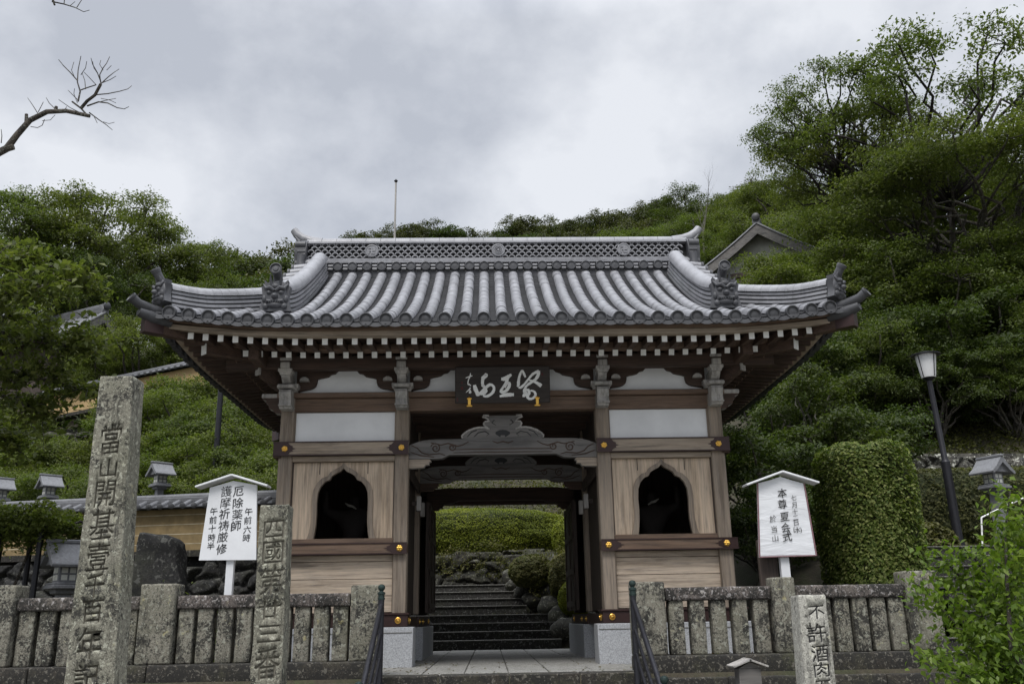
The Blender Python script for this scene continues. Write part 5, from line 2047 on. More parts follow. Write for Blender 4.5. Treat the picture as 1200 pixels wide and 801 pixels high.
def tiled_hall(label, cx, cy, rz, w, d, z_eave, z_ridge, wall_h, gable=True):
    """Small hall with a tiled gable roof: ridge runs along local x."""
    root = thing('temple_hall', label, 'building', (cx, cy, z_eave - wall_h))
    rot = Matrix.Rotation(rz, 4, 'Z')
    O = Vector((cx, cy, 0))

    def put(mb, name, mats, sharp=40):
        mb.v = [tuple(O + rot @ Vector(p)) for p in mb.v]
        return mb.build(name, mats, root, sharp)
    b = MB()
    h0 = z_eave - wall_h
    b.box(-w / 2 + 0.5, w / 2 - 0.5, -d / 2 + 0.5, d / 2 - 0.5, h0, z_eave + 0.25, 0)
    b.prism([(-d / 2 + 0.6, z_eave + 0.2), (d / 2 - 0.6, z_eave + 0.2), (0, z_ridge - 0.2)], (-w / 2 + 0.55, 0, 0), (0, 1, 0), (0, 0, 1), (1, 0, 0), w - 1.1, 1)
    for i in range(5):
        x = -w / 2 + 0.5 + (w - 1) * i / 4
        for yy in (-d / 2 + 0.48, d / 2 - 0.48):
            b.box(x - 0.09, x + 0.09, yy - 0.05, yy + 0.05, h0, z_eave + 0.25, 2)
    for s_ in (-1, 1):
        xx = s_ * (w / 2 - 0.49)
        for i in range(3):
            y = -d / 2 + 0.5 + (d - 1) * i / 2
            b.box(xx - 0.05, xx + 0.05, y - 0.09, y + 0.09, h0, z_eave + 0.3, 2)
        b.box(xx - 0.05, xx + 0.05, -d / 2 + 0.5, d / 2 - 0.5, z_eave + 0.1, z_eave + 0.3, 2)
    put(b, 'wall', [M['dark_z'], M['old_plaster'], M['dark_z']])
    b = MB()

    def rz_(t):
        return z_eave + (z_ridge - z_eave) * (t ** 1.25)
    for s_ in (-1, 1):
        rows_t, rows_b = [], []
        for i in range(9):
            t = i / 8
            y = s_ * d / 2 * (1 - t)
            rows_t.append([(-w / 2, y, rz_(t)), (w / 2, y, rz_(t))])
        b.grid(rows_t, 1, s_ < 0)
        b.grid([[(p[0], p[1], p[2] - 0.12) for p in r] for r in rows_t], 2, s_ > 0)
        n = int(w / 0.3)
        for i in range(n + 1):
            x = -w / 2 + w * i / n
            pts = [(x, s_ * d / 2 * (1 - j / 8), rz_(j / 8) + 0.02) for j in range(9)]
            b.tube(pts, 0.08, 6, 0, True, True, (0, 0, 1))
        for e in (-1, 1):
            pp = [(s_ * d / 2 * (1 - j / 8), rz_(j / 8)) for j in range(9)]
            for j in range(8):
                (y0, z0), (y1, z1) = pp[j], pp[j + 1]
                v = [(e * w / 2 + q, y, z + o_) for q in (-0.04, 0.04) for (y, z) in ((y0, z0), (y1, z1)) for o_ in (-0.42, 0.0)]
                b.add(v, [(0, 1, 3, 2), (4, 6, 7, 5), (0, 2, 6, 4), (1, 5, 7, 3)], 2)
    b.box(-w / 2 - 0.05, w / 2 + 0.05, -0.16, 0.16, z_ridge - 0.05, z_ridge + 0.28, 0, 0.03)
    b.tube([(-w / 2 - 0.08, 0, z_ridge + 0.30), (w / 2 + 0.08, 0, z_ridge + 0.30)], 0.12, 10, 0)
    for e in (-1, 1):
        b.lathe([(0.17, 0), (0.16, 0.06), (0.08, 0.10)], (e * (w / 2 + 0.05), 0, z_ridge + 0.3), (e, 0, 0), 12, 1)
    put(b, 'roof', [M['coping_tile'], M['tile_dark'], M['carved']])
    return root


h1 = at(888, 271, 21)
tiled_hall('temple hall with a tiled gable roof among the trees above the right of the gate', h1.x + 1.2, 23.5, R(66), 7.5, 6.8, h1.z - 2.2, h1.z - 0.1, 4.2)
h2 = at(80, 368, 22)
tiled_hall('temple hall with a grey tiled roof half hidden by leaves on the left slope', h2.x - 1.6, 24.0, R(-28), 6.5, 5.0, h2.z - 1.5, h2.z + 0.2, 4.5)

# =================================================================== VEGETATION
npr = np.random.default_rng(11)


def leaf_mesh(name, P, size, mat, bias=None, up=0.45, aspect=0.5, droop=0.25, extra=None, jitter=0.35, fold=True):
    """Mesh of many small leaves, one folded diamond each, at points P (N,3)."""
    N = len(P)
    n = npr.normal(size=(N, 3))
    n /= np.linalg.norm(n, axis=1, keepdims=True)
    n[:, 2] = np.abs(n[:, 2])
    n += np.array([0, 0, up])
    if bias is not None:
        n += bias
    n /= np.linalg.norm(n, axis=1, keepdims=True)
    d = npr.normal(size=(N, 3))
    d -= n * (d * n).sum(1, keepdims=True)
    d /= np.linalg.norm(d, axis=1, keepdims=True)
    d[:, 2] -= droop
    d /= np.linalg.norm(d, axis=1, keepdims=True)
    s = np.cross(n, d)
    s /= np.linalg.norm(s, axis=1, keepdims=True)
    L = size * (1 + jitter * npr.uniform(-1, 1, size=(N, 1)))
    W = L * aspect * 0.5
    V = np.empty((N, 4, 3))
    V[:, 0] = P - d * L * 0.5
    V[:, 1] = P + s * W - d * L * 0.05 + n * W * 0.25
    V[:, 2] = P + d * L * 0.5 - n * L * 0.08
    V[:, 3] = P - s * W - d * L * 0.05 + n * W * 0.25
    return raw_quads(name, V.reshape(-1, 3), mat, extra)


def raw_quads(name, V, mat, extra=None):
    nq = len(V) // 4
    ev_, ef, em = ([], [], []) if extra is None else extra
    me = bpy.data.meshes.new(name)
    nv = len(V) + len(ev_)
    me.vertices.add(nv)
    co = np.vstack([V, np.array(ev_, dtype=float).reshape(-1, 3)]) if len(ev_) else V
    me.vertices.foreach_set('co', co.astype(np.float32).ravel())
    loops = np.arange(nq * 4, dtype=np.int32)
    starts = np.arange(nq, dtype=np.int32) * 4
    if ef:
        el = np.array([i + len(V) for f in ef for i in f], dtype=np.int32)
        es = np.cumsum([0] + [len(f) for f in ef[:-1]]).astype(np.int32) + nq * 4
        loops = np.concatenate([loops, el])
        starts = np.concatenate([starts, es])
    me.loops.add(len(loops))
    me.loops.foreach_set('vertex_index', loops)
    me.polygons.add(len(starts))
    me.polygons.foreach_set('loop_start', starts)
    mats = mat if isinstance(mat, (list, tuple)) else [mat]
    for m_ in mats:
        me.materials.append(m_)
    mi = np.zeros(len(starts), dtype=np.int32)
    if ef:
        mi[nq:] = 1
    me.polygons.foreach_set('material_index', mi)
    me.update(calc_edges=True)
    me.validate()
    return me


M['leaf_mid'] = leaf_mat('leaf_mid', (0.06, 0.08, 0.022), (0.102, 0.128, 0.038), (0.15, 0.17, 0.06), 0.44)
M['leaf_dark'] = leaf_mat('leaf_dark', (0.03, 0.046, 0.013), (0.052, 0.076, 0.021), (0.085, 0.108, 0.036), 0.4)
M['leaf_light'] = leaf_mat('leaf_light', (0.06, 0.083, 0.02), (0.10, 0.13, 0.034), (0.15, 0.178, 0.055), 0.45)
M['leaf_bright'] = leaf_mat('leaf_bright', (0.08, 0.14, 0.02), (0.13, 0.20, 0.032), (0.19, 0.26, 0.055), 0.45, 0.42)
M['leaf_moss'] = leaf_mat('leaf_clipped', (0.10, 0.13, 0.010), (0.17, 0.20, 0.016), (0.22, 0.24, 0.028), 0.35)
M['leaf_variegated'] = leaf_mat('leaf_variegated', (0.06, 0.095, 0.016), (0.13, 0.17, 0.035), (0.30, 0.31, 0.12), 0.38)
M['leaf_olive'] = leaf_mat('leaf_olive', (0.045, 0.05, 0.014), (0.075, 0.08, 0.024), (0.11, 0.11, 0.042), 0.35)
M['leaf_bush'] = leaf_mat('leaf_bush', (0.07, 0.075, 0.02), (0.12, 0.12, 0.036), (0.19, 0.16, 0.075), 0.35)
M['leaf_ridge'] = leaf_mat('leaf_ridge', (0.05, 0.055, 0.026), (0.075, 0.082, 0.035), (0.10, 0.105, 0.05), 0.3)
M['bark'] = old_stone('bark', (0.075, 0.062, 0.05), lichen=(0.16, 0.165, 0.14), dark=(0.02, 0.017, 0.014), amount=0.5, moss=0.4)
M['bark_grey'] = old_stone('bark_grey', (0.13, 0.12, 0.10), lichen=(0.25, 0.25, 0.22), dark=(0.03, 0.026, 0.02), amount=0.45, moss=0.3)
M['twig_dark'] = plain('twig', (0.022, 0.017, 0.016), 0.85, 0, 0.3, 20, 0.2)


def wobble(p, q, n, amp, rr):
    p, q = Vector(p), Vector(q)
    out = []
    for i in range(n + 1):
        t = i / n
        w = amp * math.sin(math.pi * t)
        out.append(p.lerp(q, t) + Vector((rr.gauss(0, w), rr.gauss(0, w), rr.gauss(0, w * 0.6) + w * 0.7)))
    return out


def make_tree(seed, rx, rz, trunk_h, lobes, clumps, per, leaf, mat, clump_r=0.55, flat=0.6, trunk_r=0.25, bark='bark', droop=0.25, lobe_f=0.42, up=0.5, shape='round', aspect=0.5):
    """Meshes (trunk with limbs, crown of leaf clumps) standing at the origin; the crown spans trunk_h to trunk_h + 2 rz."""
    rr = random.Random(seed)
    cz = trunk_h + rz
    tb = MB()
    fork = Vector((rr.uniform(-0.2, 0.2), rr.uniform(-0.2, 0.2), trunk_h * 0.75))
    top = Vector((rr.uniform(-0.3, 0.3), rr.uniform(-0.3, 0.3), cz + rz * 0.3))
    tr = wobble((0, 0, -0.6), fork, 5, 0.10, rr)
    tb.tube(tr, [trunk_r * (1.25 - 0.5 * i / 5) for i in range(6)], 9)
    pts, nb = [], []
    lobe_c = []
    for i in range(lobes):
        a = 2 * math.pi * (i + rr.uniform(-0.3, 0.3)) * 0.382 * 1.0 * 2.618 / 1.0
        a = i * 2.399963 + rr.uniform(-0.4, 0.4)
        t = (i + 0.5) / lobes
        zz = -0.55 + 1.35 * t if shape == 'round' else -0.3 + 1.0 * t
        rad = math.sqrt(max(0.0, 1 - min(1, abs(zz)) ** 2)) * rr.uniform(0.55, 0.85)
        c = Vector((math.cos(a) * rad * rx, math.sin(a) * rad * rx, cz + zz * rz * 0.85))
        lr = rx * lobe_f * rr.uniform(0.75, 1.25)
        lobe_c.append((c, lr))
        br = wobble(fork + Vector((0, 0, rr.uniform(0, 0.25) * rz)), c, 6, 0.06 * rx, rr)
        tb.tube(br, [trunk_r * 0.55 * (1 - 0.78 * j / 6) + 0.012 for j in range(7)], 6)
        for j in range(clumps // lobes):
            d = Vector((rr.gauss(0, 1), rr.gauss(0, 1), rr.gauss(0.25, 0.8))).normalized()
            f = rr.uniform(0.45, 1.05)
            q = c + Vector((d.x * lr, d.y * lr, d.z * lr * flat)) * f
            if rr.random() < 0.35:
                tb.tube(wobble(c, q, 3, 0.04 * rx, rr), [trunk_r * 0.10 + 0.008, trunk_r * 0.08 + 0.006, trunk_r * 0.05 + 0.005, 0.005], 4, caps=False)
            k_ = int(per * rr.uniform(0.6, 1.3))
            pp = npr.normal(size=(k_, 3)) * np.array([1, 1, 0.42]) * clump_r * 0.5
            pp[:, 2] -= 0.22 * (pp[:, 0] ** 2 + pp[:, 1] ** 2) / clump_r
            pts.append(pp + np.array(q))
            nb.append(np.repeat(np.array([[d.x, d.y, d.z]]) * 0.5, k_, 0))
    P = np.vstack(pts)
    B = np.vstack(nb)
    crown = leaf_mesh('crown', P, leaf, mat, B, up, aspect, droop)
    me = bpy.data.meshes.new('trunk')
    me.from_pydata(tb.v, [], tb.f)
    me.materials.append(M[bark])
    me.polygons.foreach_set('use_smooth', [True] * len(tb.f))
    me.update()
    return me, crown, trunk_h + 2 * rz


def place_tree(name, label, kind, cat, loc, scale=1.0, rz=0.0, group=None, sz=1.0):
    me_t, me_c, H = kind
    root = thing(name, label, cat, loc, group)
    root.rotation_euler = (0, 0, rz)
    root.scale = (scale, scale, scale * sz)
    for nm, me in (('trunk', me_t), ('crown', me_c)):
        o = bpy.data.objects.new(nm, me)
        COL.objects.link(o)
        o.parent = root
    return root


def tree_px(name, label, kind, cat, u, v_top, Y, scale=None, rz=0.0, group=None, sz=1.0, height=None):
    """Stand a tree so that its top shows at (u, v_top) when it grows at depth Y."""
    p = at(u, v_top, Y)
    zg = hill(p.x, Y)
    H = kind[2]
    s_ = (p.z - zg) / H if scale is None else scale
    if scale is not None:
        zg = p.z - H * scale * sz
    return place_tree(name, label, kind, cat, (p.x, Y, zg), s_, rz, group, sz)


K_big = make_tree(1, 4.6, 3.2, 4.0, 19, 320, 190, 0.125, M['leaf_mid'], 0.66, 0.5, 0.30, lobe_f=0.33)
K_big2 = make_tree(2, 4.2, 3.4, 3.2, 18, 300, 180, 0.12, M['leaf_mid'], 0.6, 0.5, 0.28, lobe_f=0.33)
K_dark = make_tree(3, 3.6, 3.4, 2.6, 14, 260, 170, 0.115, M['leaf_dark'], 0.55, 0.6, 0.2, lobe_f=0.38)
K_dark2 = make_tree(4, 3.2, 4.0, 2.0, 14, 250, 170, 0.11, M['leaf_dark'], 0.52, 0.65, 0.18, lobe_f=0.38)
K_light = make_tree(5, 2.7, 2.2, 1.4, 14, 220, 170, 0.09, M['leaf_light'], 0.46, 0.42, 0.11, shape='flat', lobe_f=0.36)
K_light2 = make_tree(6, 2.4, 2.4, 1.2, 14, 210, 170, 0.085, M['leaf_light'], 0.44, 0.45, 0.10, shape='flat', lobe_f=0.36)
K_mid = make_tree(7, 2.6, 2.4, 1.5, 14, 220, 170, 0.09, M['leaf_mid'], 0.46, 0.5, 0.11, lobe_f=0.36)
K_shrub = make_tree(8, 1.15, 0.75, 0.25, 9, 110, 120, 0.065, M['leaf_light'], 0.28, 0.5, 0.04)
K_shrub2 = make_tree(9, 1.1, 0.8, 0.2, 9, 110, 120, 0.065, M['leaf_mid'], 0.28, 0.55, 0.04)
K_far = make_tree(10, 3.4, 2.5, 2.2, 12, 100, 95, 0.25, M['leaf_ridge'], 0.85, 0.6, 0.2)
K_far2 = make_tree(11, 3.2, 2.9, 2.0, 12, 100, 95, 0.25, M['leaf_dark'], 0.85, 0.6, 0.2)
K_cherry = make_tree(12, 5.2, 1.9, 3.4, 22, 340, 130, 0.10, M['leaf_mid'], 0.55, 0.28, 0.12, 'bark', 0.35, 0.26, 0.6, 'flat')
K_cherry_top = make_tree(14, 4.6, 2.2, 2.4, 34, 330, 66, 0.105, M['leaf_mid'], 0.42, 0.24, 0.085, 'twig_dark', 0.4, 0.19, 0.5)

# ---- left: crowns above the slope
BT = 'broadleaf_tree'
tree_px(BT, 'large rounded broadleaf tree whose crown tops the left side behind the hall roof', K_big, 'tree', 118, 226, 30, None, 0.4)
tree_px(BT, 'broadleaf tree at the left edge reaching nearly as high as its large neighbour', K_big2, 'tree', 30, 232, 28, None, 1.9)
tree_px(BT, 'broadleaf tree with sky showing through its crown above the left eave tip', K_big2, 'tree', 205, 268, 31, None, 4.0)
tree_px(BT, 'lower broadleaf tree filling the gap behind the left eave tip', K_mid, 'tree', 235, 318, 27, None, 2.2)
tree_px(BT, 'dark broadleaf tree behind the left hall roof', K_dark, 'tree', 125, 300, 26, None, 0.9)
tree_px(BT, 'dark broadleaf tree at the left edge behind the upper ochre wall', K_dark2, 'tree', 20, 300, 23, None, 3.0)
tree_px('maple_tree', 'pale green bushy tree just below the left eave tip', K_light, 'tree', 172, 364, 19.5, None, 1.0)
tree_px('maple_tree', 'pale green bushy tree standing left of the one below the eave tip', K_light2, 'tree', 128, 392, 19.8, None, 2.0)
tree_px(BT, 'mid green bushy tree right above the upper ochre wall', K_mid, 'tree', 222, 385, 20.0, None, 5.0)
# far wood left of the ridge
for i, (u, v, Y, kd) in enumerate([(258, 308, 60, K_far2), (285, 296, 64, K_far), (312, 300, 66, K_far2), (338, 292, 70, K_far), (270, 322, 52, K_far2), (300, 318, 54, K_far2), (330, 322, 56, K_far), (245, 322, 55, K_far2), (355, 300, 60, K_far2)]):
    tree_px('evergreen_tree', 'dark rounded evergreen in the far wood between the left eave and the ridge end', kd, 'tree', u, v, Y, 1.25, i * 1.3, 'far wood left of the gate roof')
# wood along the skyline behind the roof
sky_pts = [(418, 273, 84), (432, 274, 84), (446, 276, 82), (460, 273, 84), (478, 266, 82), (500, 261, 80), (522, 263, 80), (542, 270, 82), (556, 275, 82),
           (596, 262, 84), (612, 256, 84), (628, 258, 86), (644, 263, 84), (660, 262, 84), (678, 256, 82), (696, 253, 84), (712, 250, 82), (728, 250, 80), (744, 244, 82), (762, 240, 80), (780, 233, 78),
           (620, 272, 74), (650, 274, 72), (684, 270, 72), (716, 268, 70), (748, 262, 70), (776, 254, 68), (606, 274, 76), (850, 232, 74), (872, 226, 76), (832, 240, 70), (888, 215, 74)]
for i, (u, v, Y) in enumerate(sky_pts):
    tree_px('evergreen_tree', 'small rounded evergreen in the wood along the skyline behind the gate roof', (K_far, K_far2)[(i * 7) % 3 == 0], 'tree', u, v, Y, 0.72 + 0.25 * rnd.random(), i * 2.1, 'wood along the skyline')
tree_px('pine_tree', 'dark broad evergreen standing above the skyline left of the bare snag', K_dark, 'tree', 803, 221, 52, 1.15, 0.5)
for i, (u, v, Y, lab) in enumerate([(742, 262, 46, 'pale green maple over the right half of the ridge, the leftmost of three'), (775, 251, 44, 'pale green maple over the right half of the ridge, between its two like'), (812, 250, 40, 'pale green maple beside the right ridge end'), (852, 262, 34, 'pale green maple directly above the small hall gable')]):
    tree_px('maple_tree', lab, (K_light, K_light2)[i % 2], 'tree', u, v, Y, (1.2, 1.2, 1.1, 0.95)[i], i * 1.7)

for u, v, Y, kd, sc, lab in ((878, 218, 40, K_big2, 0.85, 'round broadleaf tree on the skyline between the small hall and the cherry trees'), (918, 206, 36, K_big, 0.85, 'broadleaf tree on the skyline behind the left twigs of the cherry trees'),
                            (955, 232, 24, K_mid, 1.25, 'mid green tree right above the roof of the small hall'), (902, 238, 30, K_mid, 1.2, 'mid green tree behind the roof ridge of the small hall'), (980, 205, 26, K_big2, 0.7, 'broadleaf tree in the wood under the middle of the cherry crown'), (1095, 175, 25, K_big2, 0.9, 'broadleaf tree behind the bare forks of the layered cherries'), (1185, 165, 25, K_big, 0.85, 'broadleaf tree behind the cherry cut by the right edge')):
    tree_px(BT, lab, kd, 'tree', u, v, Y, sc, u * 0.1)

# bare snag on the skyline


def bare_limb(mb, p, d, ln, r, depth, rr, spread=0.55):
    p = Vector(p)
    d = Vector(d).normalized()
    n = 4
    pts, rad = [p], [r]
    for i in range(n):
        d = (d + Vector((rr.gauss(0, 0.12), rr.gauss(0, 0.12), rr.gauss(0.02, 0.1)))).normalized()
        pts.append(pts[-1] + d * ln / n)
        rad.append(r * (1 - 0.62 * (i + 1) / n))
    mb.tube(pts, rad, 6 if r > 0.02 else 4)
    if depth > 0:
        for i in range(1, n + 1):
            for _ in range(1 if i < n else 2):
                if rr.random() < 0.8:
                    side = Vector((rr.gauss(0, 1), rr.gauss(0, 1), rr.gauss(0.3, 0.7))).normalized()
                    nd = (d + side * spread * rr.uniform(0.7, 1.4)).normalized()
                    bare_limb(mb, pts[i], nd, ln * rr.uniform(0.4, 0.65), rad[i] * 0.62, depth - 1, rr, spread)


p = at(822, 262, 34)
b = MB()
bare_limb(b, (p.x, 34, p.z - 2.5), (0.02, 0, 1), 3.9, 0.06, 3, random.Random(4), 0.6)
tag(b.build('bare_tree', M['bark_grey']), 'leafless grey snag against the sky right of the ridge end', 'tree')

# ---- right: cherry tree over the dark bank
tree_px('cherry_tree', 'tall open cherry tree with spreading dark branches against the sky at the upper right', K_cherry_top, 'tree', 1075, 60, 15, 1.32, 2.4)
tree_px('cherry_tree', 'cherry tree with sparse twigs reaching left below the tall open one', K_cherry_top, 'tree', 1000, 135, 17, 0.95, 2.9)
tree_px('cherry_tree', 'cherry tree forming the left shoulder of the tall open crown', K_cherry_top, 'tree', 965, 92, 16.5, 0.85, 4.4)
tree_px('cherry_tree', 'cherry tree with flat leafy layers cut by the right edge of the photo', K_cherry, 'tree', 1135, 160, 13, 1.05, 1.5)
tree_px('cherry_tree', 'cherry tree with flat leafy layers above the right eave tip', K_cherry, 'tree', 1085, 200, 14, 0.95, 4.0)
tree_px('maple_tree', 'yellow green maple in front of the small hall gable', K_light, 'tree', 922, 286, 14.5, 1.0, 0.2)
tree_px('maple_tree', 'yellow green maple right of the one before the hall gable', K_light2, 'tree', 965, 270, 15, 1.1, 3.3)
tree_px('maple_tree', 'mid green maple behind the right eave tip', K_mid, 'tree', 1030, 280, 14, 1.15, 1.3)
K_wood = make_tree(31, 3.2, 3.2, 2.0, 15, 250, 150, 0.10, M['leaf_mid'], 0.5, 0.55, 0.13, lobe_f=0.34)
K_wood2 = make_tree(32, 3.0, 2.6, 1.6, 15, 240, 150, 0.095, M['leaf_light'], 0.48, 0.45, 0.12, shape='flat', lobe_f=0.34)
K_wood3 = make_tree(33, 3.3, 2.8, 1.8, 14, 240, 110, 0.15, M['leaf_dark'], 0.5, 0.5, 0.14, lobe_f=0.34)
dk = [(1085, 262, 13, K_wood, 0.95), (1160, 270, 12.5, K_wood2, 0.95), (1215, 250, 13, K_wood, 1.0), (930, 385, 10.5, K_wood3, 0.66), (985, 365, 11, K_wood, 0.7), (1050, 345, 11.5, K_dark, 0.72), (1120, 340, 11, K_wood3, 0.8), (1190, 345, 11, K_wood, 0.8), (890, 420, 9.5, K_dark2, 0.5), (1235, 330, 12, K_dark2, 0.8), (1085, 400, 9.6, K_wood3, 0.46), (1165, 402, 9.6, K_wood2, 0.5)]
dl = ['leafy tree high on the right bank behind the yellow green maples', 'leafy tree high on the right bank under the flat layered cherry', 'leafy tree cut by the right edge below the cherry branches', 'leafy tree under the right eave, second from the gate corner',
      'leafy tree above the clipped column hedge', 'leafy tree up the bank right of the column hedge', 'leafy tree straight above the lamp shade', 'leafy tree on the bank above the stone lantern', 'leafy tree nearest the right corner of the gate',
      'leafy tree beyond the right edge of the bank', 'low bush on the ivy bank left of the lamp pole', 'low bush on the ivy bank above the boulder wall']
for i, ((u, v, Y, kd, sc), lab) in enumerate(zip(dk, dl)):
    tree_px('evergreen_tree', lab, kd, 'tree', u, v, Y, sc, i * 1.9)
K_slim = make_tree(21, 1.5, 1.3, 2.2, 8, 90, 80, 0.12, M['leaf_dark'], 0.42, 0.5, 0.07, 'bark_grey')
tree_px('slender_tree', 'slender tree with a bare grey trunk behind the right notice board', K_slim, 'tree', 945, 425, 6.6, None, 0.3)
K_cam = make_tree(22, 1.6, 1.2, 0.3, 9, 120, 90, 0.11, M['leaf_dark'], 0.4, 0.6, 0.06)
for i, (u, v, Y, sc, lab) in enumerate([(880, 500, 5.0, 0.8, 'dark shrub beside the right corner of the gate'), (915, 560, 3.6, 0.62, 'dark shrub behind the plastic wrapped notice'), (975, 478, 5.8, 0.8, 'dark shrub behind the top of the column hedge'), (878, 590, 3.0, 0.5, 'low dark shrub at the foot of the gate wall, right side'), (1020, 470, 6.6, 0.7, 'dark shrub on the bank right behind the column hedge')]):
    tree_px('shrub', lab, K_cam, 'shrub', u, v, Y, sc, i * 2.0)

# ---- shrubs on the left slope
sl = [(40, 508, 14.8, K_shrub, 1.2), (95, 512, 14.6, K_shrub2, 1.1), (20, 545, 10.8, K_shrub, 1.0), (75, 545, 10.2, K_shrub, 1.0), (125, 555, 9.5, K_shrub2, 0.9), (185, 455, 13.6, K_shrub2, 1.3), (215, 462, 12.6, K_shrub, 1.2), (245, 480, 11.6, K_shrub2, 1.1), (195, 500, 11.2, K_shrub, 1.0), (225, 505, 10.6, K_shrub, 1.2),
      (262, 508, 9.8, K_shrub, 1.2), (292, 520, 9.0, K_shrub, 1.15), (315, 540, 8.0, K_shrub, 1.0), (180, 530, 9.6, K_shrub, 1.0), (230, 540, 8.6, K_shrub2, 1.0), (275, 545, 7.9, K_shrub, 0.95), (300, 560, 7.2, K_shrub2, 0.8), (205, 470, 15, K_shrub2, 1.2), (160, 470, 15.2, K_shrub, 1.1), (265, 470, 12.5, K_shrub2, 1.1), (285, 490, 11, K_shrub2, 1.1), (10, 470, 16, K_shrub2, 1.2), (178, 447, 15.6, K_shrub, 1.3), (200, 444, 15.2, K_shrub2, 1.3), (222, 442, 14.9, K_shrub, 1.3), (243, 443, 14.6, K_shrub2, 1.3), (160, 462, 15.8, K_shrub2, 1.2), (262, 452, 14.0, K_shrub, 1.2)]
for i, (u, v, Y, kd, sc) in enumerate(sl):
    tree_px('shrub', 'rounded leafy shrub among others covering the slope behind the left ochre wall', kd, 'shrub', u, v, Y, sc, i * 1.7, 'shrubs on the left slope')

# ---- ground cover on the banks


def cover(name, label, boxes, dens, size, mat, lift=0.12, seed=0):
    pts = []
    for (x0, x1, y0, y1) in boxes:
        n = int((x1 - x0) * (y1 - y0) * dens)
        for _ in range(n):
            x, y = rnd.uniform(x0, x1), rnd.uniform(y0, y1)
            h_ = noise.noise((x * 0.9, y * 0.9, seed)) * 0.5 + 0.5
            pts.append((x, y, hill(x, y) + lift * (0.2 + 1.6 * h_) * rnd.uniform(0.2, 1.0)))
    me = leaf_mesh(name, np.array(pts), size, mat, None, 0.7)
    return tag(link(name, me), label, None, None, 'stuff')


cover('undergrowth', 'leafy green undergrowth covering the left slope', [(-20, -3.4, 6.5, 17)], 420, 0.08, M['leaf_light'], 0.25, 1.0)
cover('ivy', 'dark ivy and undergrowth covering the right bank', [(5, 16, 3.4, 6.6), (3.6, 18, 7.6, 13)], 420, 0.085, M['leaf_olive'], 0.28, 2.0)
cover('undergrowth', 'low plants on the slope above the clipped hedge behind the gate', [(-3.4, 4.5, 10.6, 16)], 260, 0.09, M['leaf_olive'], 0.2, 3.0)
cover('undergrowth', 'leafy undergrowth on the wooded hillside', [(-40, 40, 17, 40)], 22, 0.34, M['leaf_dark'], 0.6, 4.0)


# ---- clipped hedges and bushes: a dense skin of leaves round a dark twiggy core
M['hedge_core'] = plain('hedge_inside', (0.03, 0.038, 0.012), 0.95, 0, 0.4, 14, 0.4)


def clipped(name, label, cat, c, r, mat, n, leaf, power=2.0, z_cut=-1.0, lump=0.06, core=0.90, rz=0.0, group=None):
    """Superellipsoid hedge centred at c with half sizes r."""
    c = Vector(c)
    rr = random.Random(int(abs(c.x * 91 + c.y * 37 + c.z * 11) * 10))
    rot = Matrix.Rotation(rz, 3, 'Z')

    def surf(d, f=1.0):
        e_ = power
        s_ = (abs(d.x) ** e_ + abs(d.y) ** e_ + abs(d.z) ** e_) ** (-1 / e_)
        s_ *= 1 + lump * noise.noise(Vector((d.x, d.y, d.z)) * 2.6 + c) + lump * 0.5 * noise.noise(Vector((d.x, d.y, d.z)) * 7 + c)
        return Vector((d.x * r[0], d.y * r[1], d.z * r[2])) * s_ * f
    P, B = [], []
    while len(P) < n:
        d = Vector((rr.gauss(0, 1) * r[0] ** 0.3, rr.gauss(0, 1) * r[1] ** 0.3, rr.gauss(0, 1))).normalized()
        if d.z < z_cut:
            continue
        f = 1.0 - abs(rr.gauss(0, 0.05)) + 0.02 * rr.random()
        p_ = surf(d, f)
        P.append(c + rot @ p_)
        B.append(rot @ Vector((d.x / r[0], d.y / r[1], d.z / r[2])).normalized() * 1.2)
    cv, cf = [], []
    nu, nv = 14, 24
    for i in range(nu + 1):
        th = math.pi * i / nu
        for j in range(nv):
            ph = 2 * math.pi * j / nv
            d = Vector((math.sin(th) * math.cos(ph), math.sin(th) * math.sin(ph), math.cos(th)))
            cv.append(tuple(c + rot @ surf(d, core)))
    for i in range(nu):
        for j in range(nv):
            cf.append((i * nv + j, (i + 1) * nv + j, (i + 1) * nv + (j + 1) % nv, i * nv + (j + 1) % nv))
    root = thing(name, label, cat, (c.x, c.y, c.z - r[2]), group)
    me = leaf_mesh('foliage', np.array([tuple(p_) for p_ in P]), leaf, mat, np.array([tuple(q) for q in B]), 0.25, 0.55, 0.1)
    link('foliage', me, root)
    mb = MB()
    mb.add(cv, cf)
    mb.build('branches', M['hedge_core'], root, 180)
    return root


